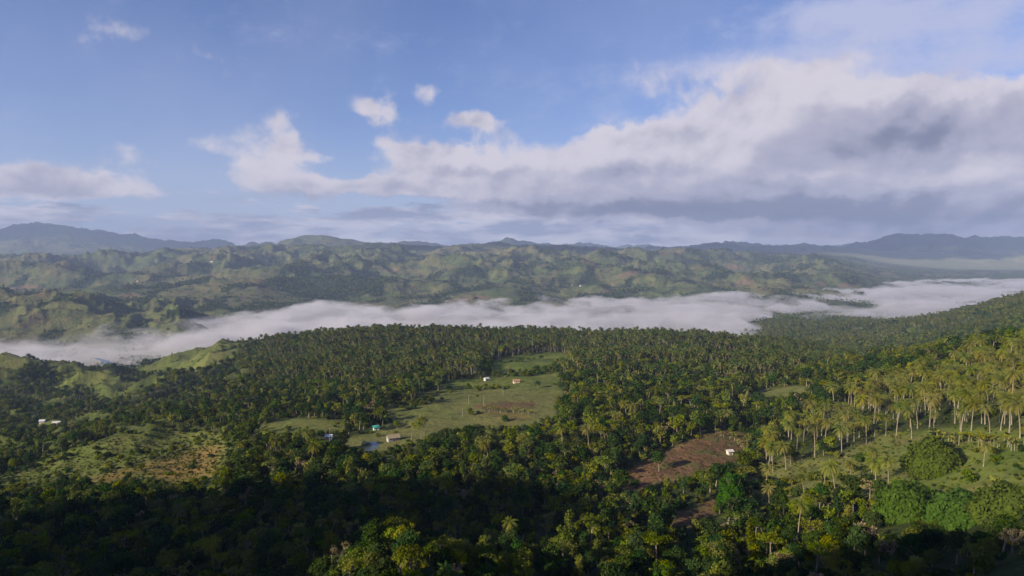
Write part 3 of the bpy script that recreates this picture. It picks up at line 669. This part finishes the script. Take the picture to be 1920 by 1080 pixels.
PLACES = {}
HOUSES = [ # px, py, w, d, h, wall, roof, rot, label
 (705,806,4.6,3.8,2.4,'aqua_wall','teal_roof',20,'small aqua house under a teal roof at the lower left corner of the field','d'),
 (912,714,5,4,2.4,'white_wall','white_roof',35,'small pale hut at the upper edge of the field, left of the wider pink hut','d'),
 (968,718,7,5,2.4,'pink_wall','rust_roof',10,'wider pinkish hut with a porch at the upper edge of the field','d'),
 (1368,852,3.6,3,2.2,'white_wall','white_roof',15,'white and pink hut at the right end of the ploughed soil patch','d'),
 (632,768,5,4,2.6,'white_wall','rust_roof',30,'small white house among trees on the slope left of the field','d'),
 (106,797,9,6,3,'white_wall','white_roof',15,'white house in the shaded valley below the left grassy hills','d'),
 (80,793,7,5,2.8,'grey_wall','tin_roof',5,'grey tin roofed house beside the white one in the left valley','d'),
 (66,785,10,6,2.8,'white_wall','tin_roof',0,'long low house under tall palms in the left valley','d'),
 (737,826,9,6,2.6,'grey_wall','thatch',25,'grey thatched shelter beside the pond at the foot of the field','d'),
 (1008,628,8,6,3,'white_wall','white_roof',20,'white house among palms on the crest of the middle ridge','d'),
 (617,824,5,4,2.4,'grey_wall','tin_roof',0,'blue grey tin hut in the shade below the left clearing','d'),
]
for h in HOUSES:
    x, y, z = at(h[0], h[1]); PLACES[h[8]] = (x, y, z); clear_around(x, y, 9)
    clear_around(x*(y-11)/y, y-11, 7)
MOUNDS = [(1751,884,11,9.5,13,'vine'),(1700,968,10,9,12,'vine'),(1803,976,11,9,9,'vine'),(1895,974,11,9,10,'vine'),(1372,955,6.2,6,15,'bamboo')]
MP = []
for m_ in MOUNDS:
    x, y, z = at(m_[0], m_[1]); MP.append((x, y, z)); clear_around(x, y+m_[3]*.4, m_[2]*1.0)
    clear_around(x*(y-13)/y, y-13, 8)
POND = [(680,826),(700,820),(728,824),(724,842),(700,850),(676,842)]
pc = at(702, 836); clear_around(pc[0], pc[1], 14); clear_around(pc[0]*.97, pc[1]-16, 9)
for (x, y, r_) in CLEARP: K[(X-x)**2+(Y-y)**2 < r_*r_] = NONE
isolated = [(1236,880),(835,762),(795,758),(845,738),(1008,735),(1050,822)]

# ---------------------------------------------------------------- individual trees
def visible(x, y, z):       # not hidden by nearer ground
    t = np.linspace(.25, .985, 60)[:, None]
    return (terrain(x[None]*t, y[None]*t) < (z[None]+9)*t+1).all(0)
ordn = 'first second third fourth fifth sixth seventh eighth ninth tenth eleventh twelfth thirteenth fourteenth fifteenth sixteenth seventeenth eighteenth nineteenth twentieth'.split()
def region(px, py, d_):
    if px > 1400 and 640 < py < 985 and d_ < 620:
        if py < 760: return 'upper right grove'
        if px > 1650: return 'right grassy hillside' if py > 815 else 'right hillside grove'
        return 'grassy slope below the right grove' if py > 820 else 'lower left end of the right grove'
    if 1100 < px <= 1420 and 800 < py < 930: return 'edge of the ploughed patch'
    if py > 985: return 'near woods at the bottom edge'
    if px < 480: return 'left slope and its shaded foot'
    if px < 900: return 'dark woods below the field' if py > 830 else 'woods left of the field'
    if px < 1200: return 'woods between field and ploughed patch' if py < 900 else 'dark gully in the lower centre'
    return 'woods below the ploughed patch' if py > 900 else 'woods above the ploughed patch'
def emit(kind, sel, name, variants_t, variants_c, pick, scales, rots, group, noun, cat):
    """separate objects, numbered by where they stand in their wood"""
    info = []
    for i in sel: info.append((i, region(px[i], py[i], Y[i])))
    byreg = {}
    for i, rg in info: byreg.setdefault(rg, []).append(i)
    roots = {}
    for rg, li in byreg.items():
        li.sort(key=lambda i: py[i])
        nb = max(1, math.ceil(len(li)/14)); rows = [li[int(len(li)*b/nb):int(len(li)*(b+1)/nb)] for b in range(nb)]
        for b, row in enumerate(rows):
            row.sort(key=lambda i: px[i])
            bn = '' if nb == 1 else ordn[b]+' row, ' if b < nb-1 else 'front row, '
            for k_, i in enumerate(row):
                v = pick[i]; o = bpy.data.objects.new(name, None); COL.objects.link(o)
                o.empty_display_size = 1; o.location = (X[i], Y[i], Zg[i]+CZ); o.rotation_euler = (0, 0, rots[i]); o.scale = (scales[i],)*3
                tag(o, '%s, %s from left, %s%s' % (noun(i, v), ordn[k_], bn, rg), cat, group)
                a = bpy.data.objects.new('trunk', variants_t[v]); COL.objects.link(a); a.parent = o
                c = bpy.data.objects.new('crown', variants_c[v]); COL.objects.link(c); c.parent = o
                roots[i] = o
    return roots
rot = rng.uniform(0, 2*np.pi, len(X))
inview = (px > -25) & (px < 1945) & (py < 1110) & visible(X, Y, Zg)
# palms
pi_ = np.where(K == PALM)[0]; order = pi_[np.argsort(Y[pi_]+np.where(inview[pi_], 0, 1e6))]
n_p = int(min(292, inview[pi_].sum())); near_p = order[:n_p]; rest_p = order[n_p:]
ppick = rng.integers(0, 5, len(X)); psc = rng.uniform(.72, 1.15, len(X))*np.where(Y > 700, .88, 1)
emit('palm', near_p, 'palm_tree', PALM_T, PALM_C, ppick, psc, rot, 'coconut palms of the hillsides',
     lambda i, v: ('tall' if psc[i]*(11.0, 12.5, 11.6, 14.0, 8.6)[v] > 12 else 'short' if psc[i]*(11.0, 12.5, 11.6, 14.0, 8.6)[v] < 9 else 'mid-height')+' palm', 'palm tree')
PALM_LO = [joined(make_palm(150+i, h, False), [M['palm_bark'], M['palm_green']], 'palm_far') for i, h in enumerate((12.5, 14.0, 13.0, 15.5, 11.5))]
cp = proto_collection('palm_shape', PALM_LO)
qx = rng.uniform(250, 1700, 16000); qy = rng.uniform(900, 2150, 16000); kq = (qx/qy > .30) & (qx/qy < .8) & (qy > 1180) & (fbm(qx, qy, 120, 3, 333) > -.12); qx, qy = qx[kq], qy[kq]
gx2 = np.concatenate([X[rest_p], qx]); gy2 = np.concatenate([Y[rest_p], qy]); gz2 = terrain(gx2, gy2)
scatter('palm_grove', cp, np.stack([gx2, gy2, gz2+CZ], 1), rng.uniform(0, 6.28, len(gx2)), rng.uniform(.6, 1.05, len(gx2)), rng.integers(0, 5, len(gx2)), 'dense coconut palm groves covering the middle ridge', 'palm grove')
# broadleaf trees
ti = np.where(K == TREE)[0]; order = ti[np.argsort(Y[ti]+np.where(inview[ti], 0, 1e6))]
near_t = order[:292]; rest_t = order[292:]
tsc = rng.uniform(.55, 1.1, len(X))*np.interp(Y, [160, 240, 330, 600], [.72, .80, .95, .85])
tp_ = np.zeros(len(X), int)
w1 = rng.random(len(X))
tp_ = np.select([w1 < .20, w1 < .38, w1 < .52, w1 < .66, w1 < .73, w1 < .81, w1 < .92, w1 < .975], [0, 1, 2, 3, 4, 5, 6, 7], 8)
tp_ = np.where((tp_ == 8) & (Y > 500) & (w1 < .99), 1, tp_)
DESC = ['round green', 'big dark green', 'tall narrow dark', 'bright yellow-green', 'flat-topped', 'open pale-limbed', 'small dark', 'slim tall green', 'dry bare brown']
emit('tree', near_t, 'broadleaf_tree', TREE_T, TREE_C, tp_, tsc, rot, 'broadleaf trees of the near woods', lambda i, v: DESC[v]+' tree', 'tree')
TREE_LO = []
for i, s_ in enumerate(SPEC):
    p = make_tree(260+i, s_[0], s_[1], int(s_[2]*.42), s_[3]*1.35, s_[4], 6); TREE_LO.append(joined(p, [M['bark'], M[s_[6]]], 'tree_far'))
ct = proto_collection('tree_shape', TREE_LO)
scatter('broadleaf_forest', ct, np.stack([X[rest_t], Y[rest_t], Zg[rest_t]+CZ], 1), rot[rest_t], tsc[rest_t], tp_[rest_t], 'continuous broadleaf forest behind the nearest trees', 'forest')
# shrubs and saplings
BUSH_M = []
for i, (h_, w_, mt) in enumerate([(3.2, 5, 'leaf'), (2.6, 4, 'leaf_bright'), (4, 5, 'leaf_dark'), (5, 4.5, 'leaf'), (2.2, 4.4, 'leaf_bright')]):
    b = MB(); p = make_tree(300+i, h_, w_, 330, .7, 'bush', 5); b.merge(p[1], 0); BUSH_M.append(b.mesh('bush', [M[mt]]))
bi = np.where(K == BUSH)[0]
extra = np.where((K == TREE) & (Y < 800))[0]; ex = X[extra]+rng.normal(0, 3, len(extra)); ey = Y[extra]+rng.normal(0, 3, len(extra))
bx = np.concatenate([X[bi], ex]); by = np.concatenate([Y[bi], ey]); bz = terrain(bx, by)-.3
cb_ = proto_collection('bush_shape', BUSH_M)
bs_ = rng.uniform(.5, 1.35, len(bx))*np.where((by > 880) & (bx/by < -.36), rng.uniform(.2, .75, len(bx)), 1)
scatter('undergrowth', cb_, np.stack([bx, by, bz+CZ], 1), rng.uniform(0, 6.28, len(bx)), bs_, rng.integers(0, 5, len(bx)), 'tangled green undergrowth and low scrub between the trees', 'undergrowth')
# grass tufts and scrub on open slopes near the camera
op = np.where((K == NONE) & (Y < 560) & (zn['slope'] | zn['lslope'] | zn['grove'] | zn['soil']))[0]
m_ = 5; gx_ = np.repeat(X[op], m_)+rng.normal(0, 3, len(op)*m_); gy_ = np.repeat(Y[op], m_)+rng.normal(0, 3, len(op)*m_)
gs_ = rng.uniform(.12, .40, len(gx_))*np.where(np.repeat(zn['soil'][op], m_), .55, 1)
scatter('rough_grass', cb_, np.stack([gx_, gy_, terrain(gx_, gy_)-.1+CZ], 1), rng.uniform(0, 6.28, len(gx_)), gs_, rng.integers(0, 5, len(gx_)), 'rough grass and weeds on the open slopes', 'grass')
# far woods: valley sides and hills
def far_points(c_, y0, y1, lim):
    a = np.arange(-lim, lim, c_); b = np.arange(y0, y1, c_); A, B = np.meshgrid(a, b)
    A = (A+rng.uniform(-.5, .5, A.shape)*c_).ravel(); B = (B+rng.uniform(-.5, .5, B.shape)*c_).ravel()
    k = np.abs(A/B) < .80; return A[k], B[k]
def sample(G, x, y):
    fi = np.clip(np.interp(x/y, RC, np.arange(len(RC))).astype(int), 0, len(RC)-1); fj = np.clip(((np.log(y)-LD[0])/(LD[1]-LD[0])).astype(int), 0, len(LD)-1)
    return G[fj, fi]
FAR_M = []
for i, (h_, w_, mt) in enumerate([(10, 10, 'leaf_dark'), (9, 11, 'leaf_dark'), (12, 8, 'leaf'), (8, 9, 'leaf')]):
    p = make_tree(400+i, h_, w_, 60, 3.0, 'round', 4); b = MB(); b.merge(p[1], 0); FAR_M.append(b.mesh('far_tree', [M[mt]]))
cf = proto_collection('far_tree_shape', FAR_M)
ax1, ay1 = far_points(9.5, 1180, 3100, 2500); fr1 = sample(forest, ax1, ay1); r1 = rng.random(len(ax1)); k1 = (r1 < .03+.85*fr1) & ~((ay1 < 1400) & (ax1/ay1 > -.56) & (ax1/ay1 < -.36))
ax2, ay2 = far_points(14.0, 3100, 7300, 5800); fr2 = sample(forest, ax2, ay2); r2 = rng.random(len(ax2)); k2 = (r2 < .01+.92*fr2)
ax_ = np.concatenate([ax1[k1], ax2[k2]]); ay_ = np.concatenate([ay1[k1], ay2[k2]])
vis = visible(ax_, ay_, terrain(ax_, ay_)); ax_, ay_ = ax_[vis], ay_[vis]
print('far trees', len(ax_), 'near', len(near_p), len(rest_p), len(rest_t), len(bx), len(gx_))
scatter('distant_woodland', cf, np.stack([ax_, ay_, terrain(ax_, ay_)-1+CZ], 1), rng.uniform(0, 6.28, len(ax_)), rng.uniform(.6, 1.3, len(ax_))*np.where(ay_ > 3100, 1.15, .85), rng.integers(0, 4, len(ax_)), 'distant woods in the valley and on the far hills', 'woodland')

# ---------------------------------------------------------------- vine mounds and bamboo
for j, (m_, (x, y, z)) in enumerate(zip(MOUNDS, MP)):
    r = np.random.default_rng(500+j); k = 3800
    dn = unit(r.normal(0, 1, (k, 3))); dn[:, 2] = np.abs(dn[:, 2])
    W, D_, H = m_[2], m_[3], m_[4]
    lump = 1+.10*np.sin(dn[:, 0]*5+j)*np.sin(dn[:, 1]*6)+.07*np.sin(dn[:, 2]*9+j*2+dn[:, 0]*8)
    C = dn*np.array([W, D_, H])*(r.uniform(.90, 1.03, k)*lump)[:, None]
    fo = MB()
    if m_[5] == 'bamboo':
        C[:, 2] = (C[:, 2]**.8)*H**.2
        fo.quad(leafquads(r, C, dn, 1.1), np.clip(r.normal(.2, .3, k), 0, 1))
        st_ = MB()
        for q_ in range(12):
            a = r.uniform(0, 6.28); rr = r.uniform(.5, 2.2); b0 = np.array([rr*math.cos(a), rr*math.sin(a), -1])
            st_.tube([b0, b0*[1.3, 1.3, 0]+[0, 0, H*.6], b0*[2.2, 2.2, 0]+[0, 0, H*.95]], [.12, .1, .04], 5)
        o = tag(link('bamboo_clump', None, loc=(x, y, z+CZ)), 'tall dense deep green bamboo clump below the right end of the ploughed patch', 'bamboo')
        link('stems', st_.mesh('stems', [M['bark']], True), o); link('foliage', fo.mesh('foliage', [M['bamboo']]), o)
    else:
        fo.quad(leafquads(r, C, dn*1.3, 1.25), np.clip(r.normal(.2, .3, k), 0, 1))
        # inner shell so no light shows through
        th = np.linspace(0, 2*np.pi, 25)[:-1]; ph = np.linspace(-.1, np.pi/2-.05, 9); A_, B_ = np.meshgrid(th, ph)
        V_ = np.stack([np.cos(A_)*np.cos(B_)*W*.86, np.sin(A_)*np.cos(B_)*D_*.86, np.sin(B_)*H*.86], -1)
        q_ = [[V_[b, a], V_[b, (a+1) % 24], V_[b+1, (a+1) % 24], V_[b+1, a]] for b in range(8) for a in range(24)]
        fo.quad(q_, .1)
        LB = ['bright green vine-covered dome of foliage in the middle of the right grassy hillside', 'leftmost of the three vine-covered mounds low on the right hillside',
              'middle one of the three vine-covered mounds low on the right hillside', 'rightmost vine-covered mound at the right edge of the photo'][j]
        o = tag(link('vine_mound', fo.mesh('vine_mound', [M['vine']]), loc=(x, y, z+CZ-.5)), LB, 'vine mound', 'vine-covered mounds on the right hillside')

# ---------------------------------------------------------------- banana plants, dead tree, isolated trees
BAN = [make_banana(i) for i in range(3)]; BAN_T = [b[0].mesh('stem', [M['palm_bark']], True) for b in BAN]; BAN_C = [b[1].mesh('leaves', [M['palm']]) for b in BAN]
def place_tree(x, y, name, t, c, s_, label, cat, group=None, tn='trunk', cn='crown'):
    z = float(terrain(x, y)); o = tag(link(name, None, loc=(x, y, z+CZ)), label, cat, group)
    o.scale = (s_,)*3; o.rotation_euler = (0, 0, random.uniform(0, 6.28)); link(tn, t, o); link(cn, c, o); return o
ISO = [(1236,884,1,.8,'lone rounded dark tree on the ploughed soil patch casting a long shadow'),(795,757,6,.5,'small tree casting a shadow on the left part of the field'),
 (845,740,3,.42,'little bush-like tree on the upper left of the field'),(1008,728,6,.7,'dark green tree at the right edge of the field above the brown strip'),
 (745,806,0,.55,'low spreading tree just right of the aqua house'),(1015,676,6,.7,'single round tree in the far upper clearing'),(895,748,3,.35,'tiny bush tree in the middle of the field')]
for (a, b, v, s_, lb) in ISO:
    x, y, z = at(a, b); place_tree(x, y, 'field_tree', TREE_T[v], TREE_C[v], s_, lb, 'tree')
FP = [(798,824,3,.85,'tall slim palm, right one of the pair by the tilled strip beside the pond'),(790,826,0,.9,'shorter palm, left one of the pair by the tilled strip beside the pond'),
 (800,0,0,0,''),(772,824,1,.7,'palm at the tilled strip nearest the pond shelter'),(958,0,0,0,''),(938,676,3,1.05,'tall lone palm rising at the wood edge by the far clearing')]
for (a, b, v, s_, lb) in FP:
    if not b: continue
    x, y, z = at(a, b); place_tree(x, y, 'palm_tree', PALM_T[v], PALM_C[v], s_, lb, 'palm tree', None)
BN = []
for i in range(16): BN.append((1745+i*11+random.uniform(-6, 6), 826+i*.9+random.uniform(-8, 8), 'below the right grove on the open slope'))
for i in range(9): BN.append((905+i*11+random.uniform(-3, 3), 772+i*.5+random.uniform(-1, 1), 'along the lower edge of the brown strip'))
for i in range(8): BN.append((1338+i*9+random.uniform(-3, 3), 808+i*5+random.uniform(-2, 2), 'along the upper right edge of the ploughed patch'))
cnt = {}
for (a, b, w_) in BN:
    x, y, z = at(a, b); k_ = cnt.get(w_, 0); cnt[w_] = k_+1
    place_tree(x, y, 'banana_plant', BAN_T[k_ % 3], BAN_C[k_ % 3], random.uniform(.8, 1.2), '%s banana plant from left %s' % (ordn[k_], w_), 'banana plant', 'banana plants around the clearings', 'stem', 'leaves')

# ---------------------------------------------------------------- houses and poles
def box(bm_, x0, x1, y0, y1, z0, z1):
    v = [(x0,y0,z0),(x1,y0,z0),(x1,y1,z0),(x0,y1,z0),(x0,y0,z1),(x1,y0,z1),(x1,y1,z1),(x0,y1,z1)]
    f = [(0,3,2,1),(4,5,6,7),(0,1,5,4),(1,2,6,5),(2,3,7,6),(3,0,4,7)]
    bm_.quad([[v[i] for i in q_] for q_ in f])
def make_house(name, loc, w, dp, h, wall, roof, rz, label, group='houses and huts around the fields'):
    o = tag(link(name, None, loc=loc), label, 'house', group); o.rotation_euler = (0, 0, R(rz))
    b = MB(); box(b, -w/2, w/2, -dp/2, dp/2, -1.2, h)
    for sx in (-w/2, w/2): b.quad([[(sx, -dp/2, h), (sx, dp/2, h), (sx, 0.01, h+dp*.28), (sx, -0.01, h+dp*.28)]])
    wl = link('wall', b.mesh('wall', [M[wall]]), o)
    b = MB(); e = .5; rh = dp*.30; th = .14
    for sy in (-1, 1):
        A = [(-w/2-e, sy*(dp/2+e), h-e*.55), (w/2+e, sy*(dp/2+e), h-e*.55), (w/2+e, 0, h+rh), (-w/2-e, 0, h+rh)]
        B = [(p[0], p[1], p[2]+th) for p in A]
        b.quad([A, B, [A[0], A[1], B[1], B[0]], [A[1], A[2], B[2], B[1]], [A[3], A[0], B[0], B[3]]])
    link('roof', b.mesh('roof', [M[roof]]), o)
    b = MB(); box(b, -.45, .45, -dp/2-.05, -dp/2+.02, 0, 2.0); link('door', b.mesh('door', [M['wood']]), o)
    for sx in (-w*.3, w*.3):
        b = MB(); box(b, sx-.5, sx+.5, -dp/2-.04, -dp/2+.02, .95, 1.95); wn = link('window', b.mesh('window', [M['wood']]), o)
        b = MB(); box(b, sx-.4, sx+.4, -dp/2-.06, -dp/2-.043, 1.05, 1.85); link('pane', b.mesh('pane', [M['dark_opening']]), wn)
    return o
for (a, b, w, dp, h_, wl, rf, rz, lb, _) in HOUSES:
    x, y, z = PLACES[lb]; make_house('house', (x, y, z+CZ+.1), w*.75, dp*.75, h_*.8, wl, rf, rz, lb)
FARH = [(838,566,22,'white_wall','white_roof','lone white building just above the fog left of the middle'),(575,569,24,'white_wall','white_roof','white building at the foot of the far hills by the fog edge'),
 (598,570,26,'pink_wall','rust_roof','long red roofed building right of a white one above the fog'),(1073,536,24,'white_wall','white_roof','white building on the lower far slope right of the middle'),
 (1088,537,18,'white_wall','tin_roof','smaller building beside the white one on the lower far slope'),(397,492,34,'white_wall','white_roof','white building high on the far left hills'),
 (258,528,22,'pink_wall','rust_roof','reddish building on the middle slopes of the far left hills'),(727,588,14,'white_wall','white_roof','white house in a gap of the fog'),(738,590,12,'white_wall','tin_roof','small grey roofed house beside the white one in a gap of the fog')]
for (a, b, w, wl, rf, lb) in FARH:
    x, y, z = at(a, b, 1500, 8000); make_house('house', (x, y, z+CZ+.3), w*.42, w*.28, 3.2, wl, rf, random.uniform(-30, 30), lb, 'far houses beyond the valley')
POLES = [(907,762,8,'tallest pole in the field, standing on the brown strip'),(879,757,7,'pole in the field left of the brown strip'),(943,741,7,'pole in the field below the pinkish hut'),
 (867,782,6,'short pole at the lower edge of the field'),(787,790,6,'pole on the lower left part of the field'),(618,830,9,'pole beside the blue grey tin hut left of the pond'),(771,1016,9,'thin pale pole sticking out of the dark gully behind the front trees')]
for (a, b, h_, lb) in POLES:
    x, y, z = at(a, b); o = tag(link('utility_pole', None, loc=(x, y, z+CZ)), 'thin pale '+lb if not lb.startswith('thin') else lb, 'pole', 'poles in the fields')
    p = MB(); p.tube([(0, 0, -.8), (0, 0, h_*.5), (0.05, 0, h_)], [.12, .10, .07], 8); link('pole', p.mesh('pole', [M['pole']], True), o)
    p = MB(); box(p, -.7, .7, -.06, .06, h_-.75, h_-.6); link('crossarm', p.mesh('crossarm', [M['wood']]), o)

# ---------------------------------------------------------------- water
wm, N = material('water')
bs = N.n('ShaderNodeBsdfPrincipled'); bs.inputs['Base Color'].default_value = (0.05, 0.06, 0.05, 1); bs.inputs['Roughness'].default_value = 0.12
bp = N.n('ShaderNodeBump'); bp.inputs['Strength'].default_value = .2; N.put(bp.inputs['Height'], N.noise(N.n('ShaderNodeNewGeometry').outputs['Position'], 1.2, 3, .5)); N.put(bs.inputs['Normal'], bp.outputs[0])
o_ = N.n('ShaderNodeOutputMaterial'); N.t.links.new(bs.outputs[0], o_.inputs[0])
def sheet(name, pts, zoff):
    P3 = [at(a, b) for a, b in pts]; c_ = np.mean(P3, 0); z = max(p[2] for p in P3)
    b = MB(); n = len(P3)
    for i in range(n):
        p, q_ = P3[i], P3[(i+1) % n]; m2 = ((p[0]+q_[0])/2, (p[1]+q_[1])/2)
        b.quad([[(c_[0], c_[1], z+zoff), (p[0], p[1], z+zoff), (m2[0], m2[1], z+zoff), (q_[0], q_[1], z+zoff)]])
    v, f, m, t = b.arrays(); v[:, 2] += CZ
    me = new_mesh(name, v, quads=f, smooth_=False); me.materials.append(wm); return tag(link(name, me), kind='structure')
sheet('pond', POND, -0.4)
xs = []
for (a, d_, w_) in [(175,1420,7),(190,1390,8),(200,1350,9),(206,1310,9),(212,1280,8),(205,1250,7)]:
    x = (a-960)/F*d_; xs.append((x, d_, w_))
b = MB(); zr = max(float(terrain(x, y)) for x, y, w_ in xs)+.3
for p, q_ in zip(xs, xs[1:]): b.quad([[(p[0]-p[2], p[1], zr+CZ), (p[0]+p[2], p[1], zr+CZ), (q_[0]+q_[2], q_[1], zr+CZ), (q_[0]-q_[2], q_[1], zr+CZ)]])
v, f, m, t = b.arrays(); me = new_mesh('river', v, quads=f, smooth_=False); me.materials.append(wm); tag(link('river', me), kind='structure')

# ---------------------------------------------------------------- fog lying in the valley (a closed body of mist)
FR = np.linspace(-.92, .92, 620); FLD = np.linspace(math.log(1180), math.log(8200), 460); FD = np.exp(FLD)
FX = FR[None]*FD[:, None]; FY = np.repeat(FD[:, None], len(FR), 1)
fpx, fpy = px_of(FX, FY, np.full_like(FX, -208.0))
upper = np.interp(fpx, [-200,0,60,120,200,290,330,420,500,570,700,830,960,1200,1300,1500,1560,1640,1750,1920,2200],[640,640,636,632,612,598,592,592,584,572,566,562,560,558,557,550,545,535,524,524,528])
lower = np.interp(fpx, [-200,0,60,130,180,260,350,480,560,620,1000,1200,1380,1430,1460,1560,1620,1700,1760,1920,2200],[676,680,684,690,676,652,645,640,622,640,660,668,660,625,596,592,590,596,606,606,600])
msk = smooth((fpy-upper)/12+.6)*smooth((lower-fpy)/28+.6)
for (hx, hy, rx, ry, w_) in [(770,600,40,6,.9),(1060,608,26,8,1.),(1600,568,60,7,1.),(1500,580,40,8,.55),(960,580,14,4,.6),(470,640,60,8,.5),(1450,600,50,14,.8),(1350,590,30,6,.4),(1800,560,50,5,.4),(1210,575,60,4,.3)]:
    msk *= 1-w_*np.exp(-((fpx-hx)/rx)**2-((fpy-hy)/ry)**2)
wxx = FX+60*fbm(FX, FY, 260, 3, 71); wyy = FY+60*fbm(FX, FY, 260, 3, 72)
bil = 1-np.abs(perlin(wxx/210, wyy/260, 73)); bil2 = 1-np.abs(perlin(wxx/90, wyy/110, 74)); bil3 = fbm(wxx, wyy, 40, 3, 75)
lumpy = (bil-.6)*30+(bil2-.6)*18+bil3*14+fbm(FX, FY, 900, 2, 76)*18
ftop = -262+msk*(70+lumpy)
bz_ = np.full_like(ftop, -275.0); ftop = np.maximum(ftop, bz_+3)
nf_, ni = FX.shape
vt = np.stack([FX, FY, ftop+CZ], -1).reshape(-1, 3); vb_ = np.stack([FX, FY, bz_+CZ], -1).reshape(-1, 3)
Q = grid_quads(nf_, ni); n0 = len(vt)
idxg = np.arange(n0).reshape(nf_, ni); ring = np.concatenate([idxg[0, :], idxg[1:, -1], idxg[-1, -2::-1], idxg[-2:0:-1, 0]]); rn = np.roll(ring, -1)
sides = np.stack([ring+n0, rn+n0, rn, ring], 1)
fm = new_mesh('fog', np.concatenate([vt, vb_]), quads=np.concatenate([Q, Q[:, ::-1]+n0, sides]))
fmat, N = material('fog')
pv = N.n('ShaderNodeVolumePrincipled'); pv.inputs['Color'].default_value = (0.80, 0.79, 0.88, 1); pv.inputs['Anisotropy'].default_value = 0.1
fp = N.n('ShaderNodeNewGeometry').outputs['Position']
fn = N.noise(N.v('MULTIPLY', fp, (1.0, 0.8, 2.0)), 0.0075, 5, 0.6, 0.4)
fz = N.n('ShaderNodeSeparateXYZ'); N.put(fz.inputs[0], fp)
fl = N.noise(N.v('MULTIPLY', fp, (1.0, 0.7, 1.0)), 0.0022, 3, 0.5)
fz2 = N.m('MULTIPLY_ADD', N.m('SUBTRACT', fl, 0.5), -170.0, fz.outputs[2])
fh = N.ss(N.m('MULTIPLY_ADD', N.m('SUBTRACT', fn, 0.5), -150.0, fz2), CZ-196, CZ-226)
N.put(pv.inputs['Density'], N.m('MULTIPLY', fh, 0.017))
o_ = N.n('ShaderNodeOutputMaterial'); N.t.links.new(pv.outputs[0], o_.inputs['Volume'])
fm.materials.append(fmat)
tag(link('fog', fm), 'low white morning fog filling the valley behind the palm ridge', 'fog', kind='stuff')

# ---------------------------------------------------------------- unseen cloud bodies added out of frame to cast shade on the far crests
cmat, N = material('cloud')
di = N.n('ShaderNodeBsdfDiffuse'); di.inputs[0].default_value = (.85, .85, .87, 1); o_ = N.n('ShaderNodeOutputMaterial'); N.t.links.new(di.outputs[0], o_.inputs[0])
ZC = 4200.0; OFF = ZC/math.tan(SUN_EL)
def cloud(px_, d_, rx, ry, sd):
    cx_ = (px_-960)/F*d_-SH[0]*OFF; cy_ = d_-SH[1]*OFF
    th = np.linspace(0, 2*np.pi, 65)[:-1]; ph = np.linspace(-np.pi/2+.02, np.pi/2-.02, 30); A_, B_ = np.meshgrid(th, ph)
    P_ = np.stack([np.cos(A_)*np.cos(B_), np.sin(A_)*np.cos(B_), np.sin(B_)], -1)
    l_ = 1+.30*fbm(P_[..., 0]*3+sd*9, P_[..., 1]*3+P_[..., 2]*2, 1.0, 4, 600+sd)
    P_ = P_*l_[..., None]*np.array([rx, ry, 160.]); P_[..., 2] = np.maximum(P_[..., 2], -60)
    q_ = [[P_[b, a], P_[b, (a+1) % 64], P_[b+1, (a+1) % 64], P_[b+1, a]] for b in range(29) for a in range(64)]
    cb2.quad(np.array(q_)+np.array([cx_, cy_, CZ+ZC]))
cb2 = MB()
for c_ in [(1060,6700,520,330,1),(830,6500,260,200,2),(1330,7000,900,420,3),(1560,9500,2300,900,4),(1850,11500,3200,1400,5),(150,11800,4200,1500,6),(1160,5600,260,170,7),(640,7000,420,260,8),(430,6100,420,150,9)]: cloud(*c_)
v, f, m, t = cb2.arrays(); me = new_mesh('shade_clouds', v, quads=f); me.materials.append(cmat)
tag(link('shade_clouds', me), 'unseen shadow casters added high above to shade the far crests', 'shade_clouds', kind='stuff')

# ---------------------------------------------------------------- haze of the air
hb = MB(); box(hb, -28500, 28500, -1800, 16200, -320+CZ, 620+CZ)
v, f, m, t = hb.arrays(); hme = new_mesh('haze', v, quads=f, smooth_=False)
hmat, N = material('haze')
pv = N.n('ShaderNodeVolumePrincipled'); pv.inputs['Color'].default_value = (0.44, 0.56, 0.90, 1); pv.inputs['Density'].default_value = 0.000070; pv.inputs['Anisotropy'].default_value = 0.0
o_ = N.n('ShaderNodeOutputMaterial'); N.t.links.new(pv.outputs[0], o_.inputs['Volume'])
hme.materials.append(hmat)
HAZE = tag(link('haze', hme), 'pale blue haze of the distant air', 'haze', kind='stuff')
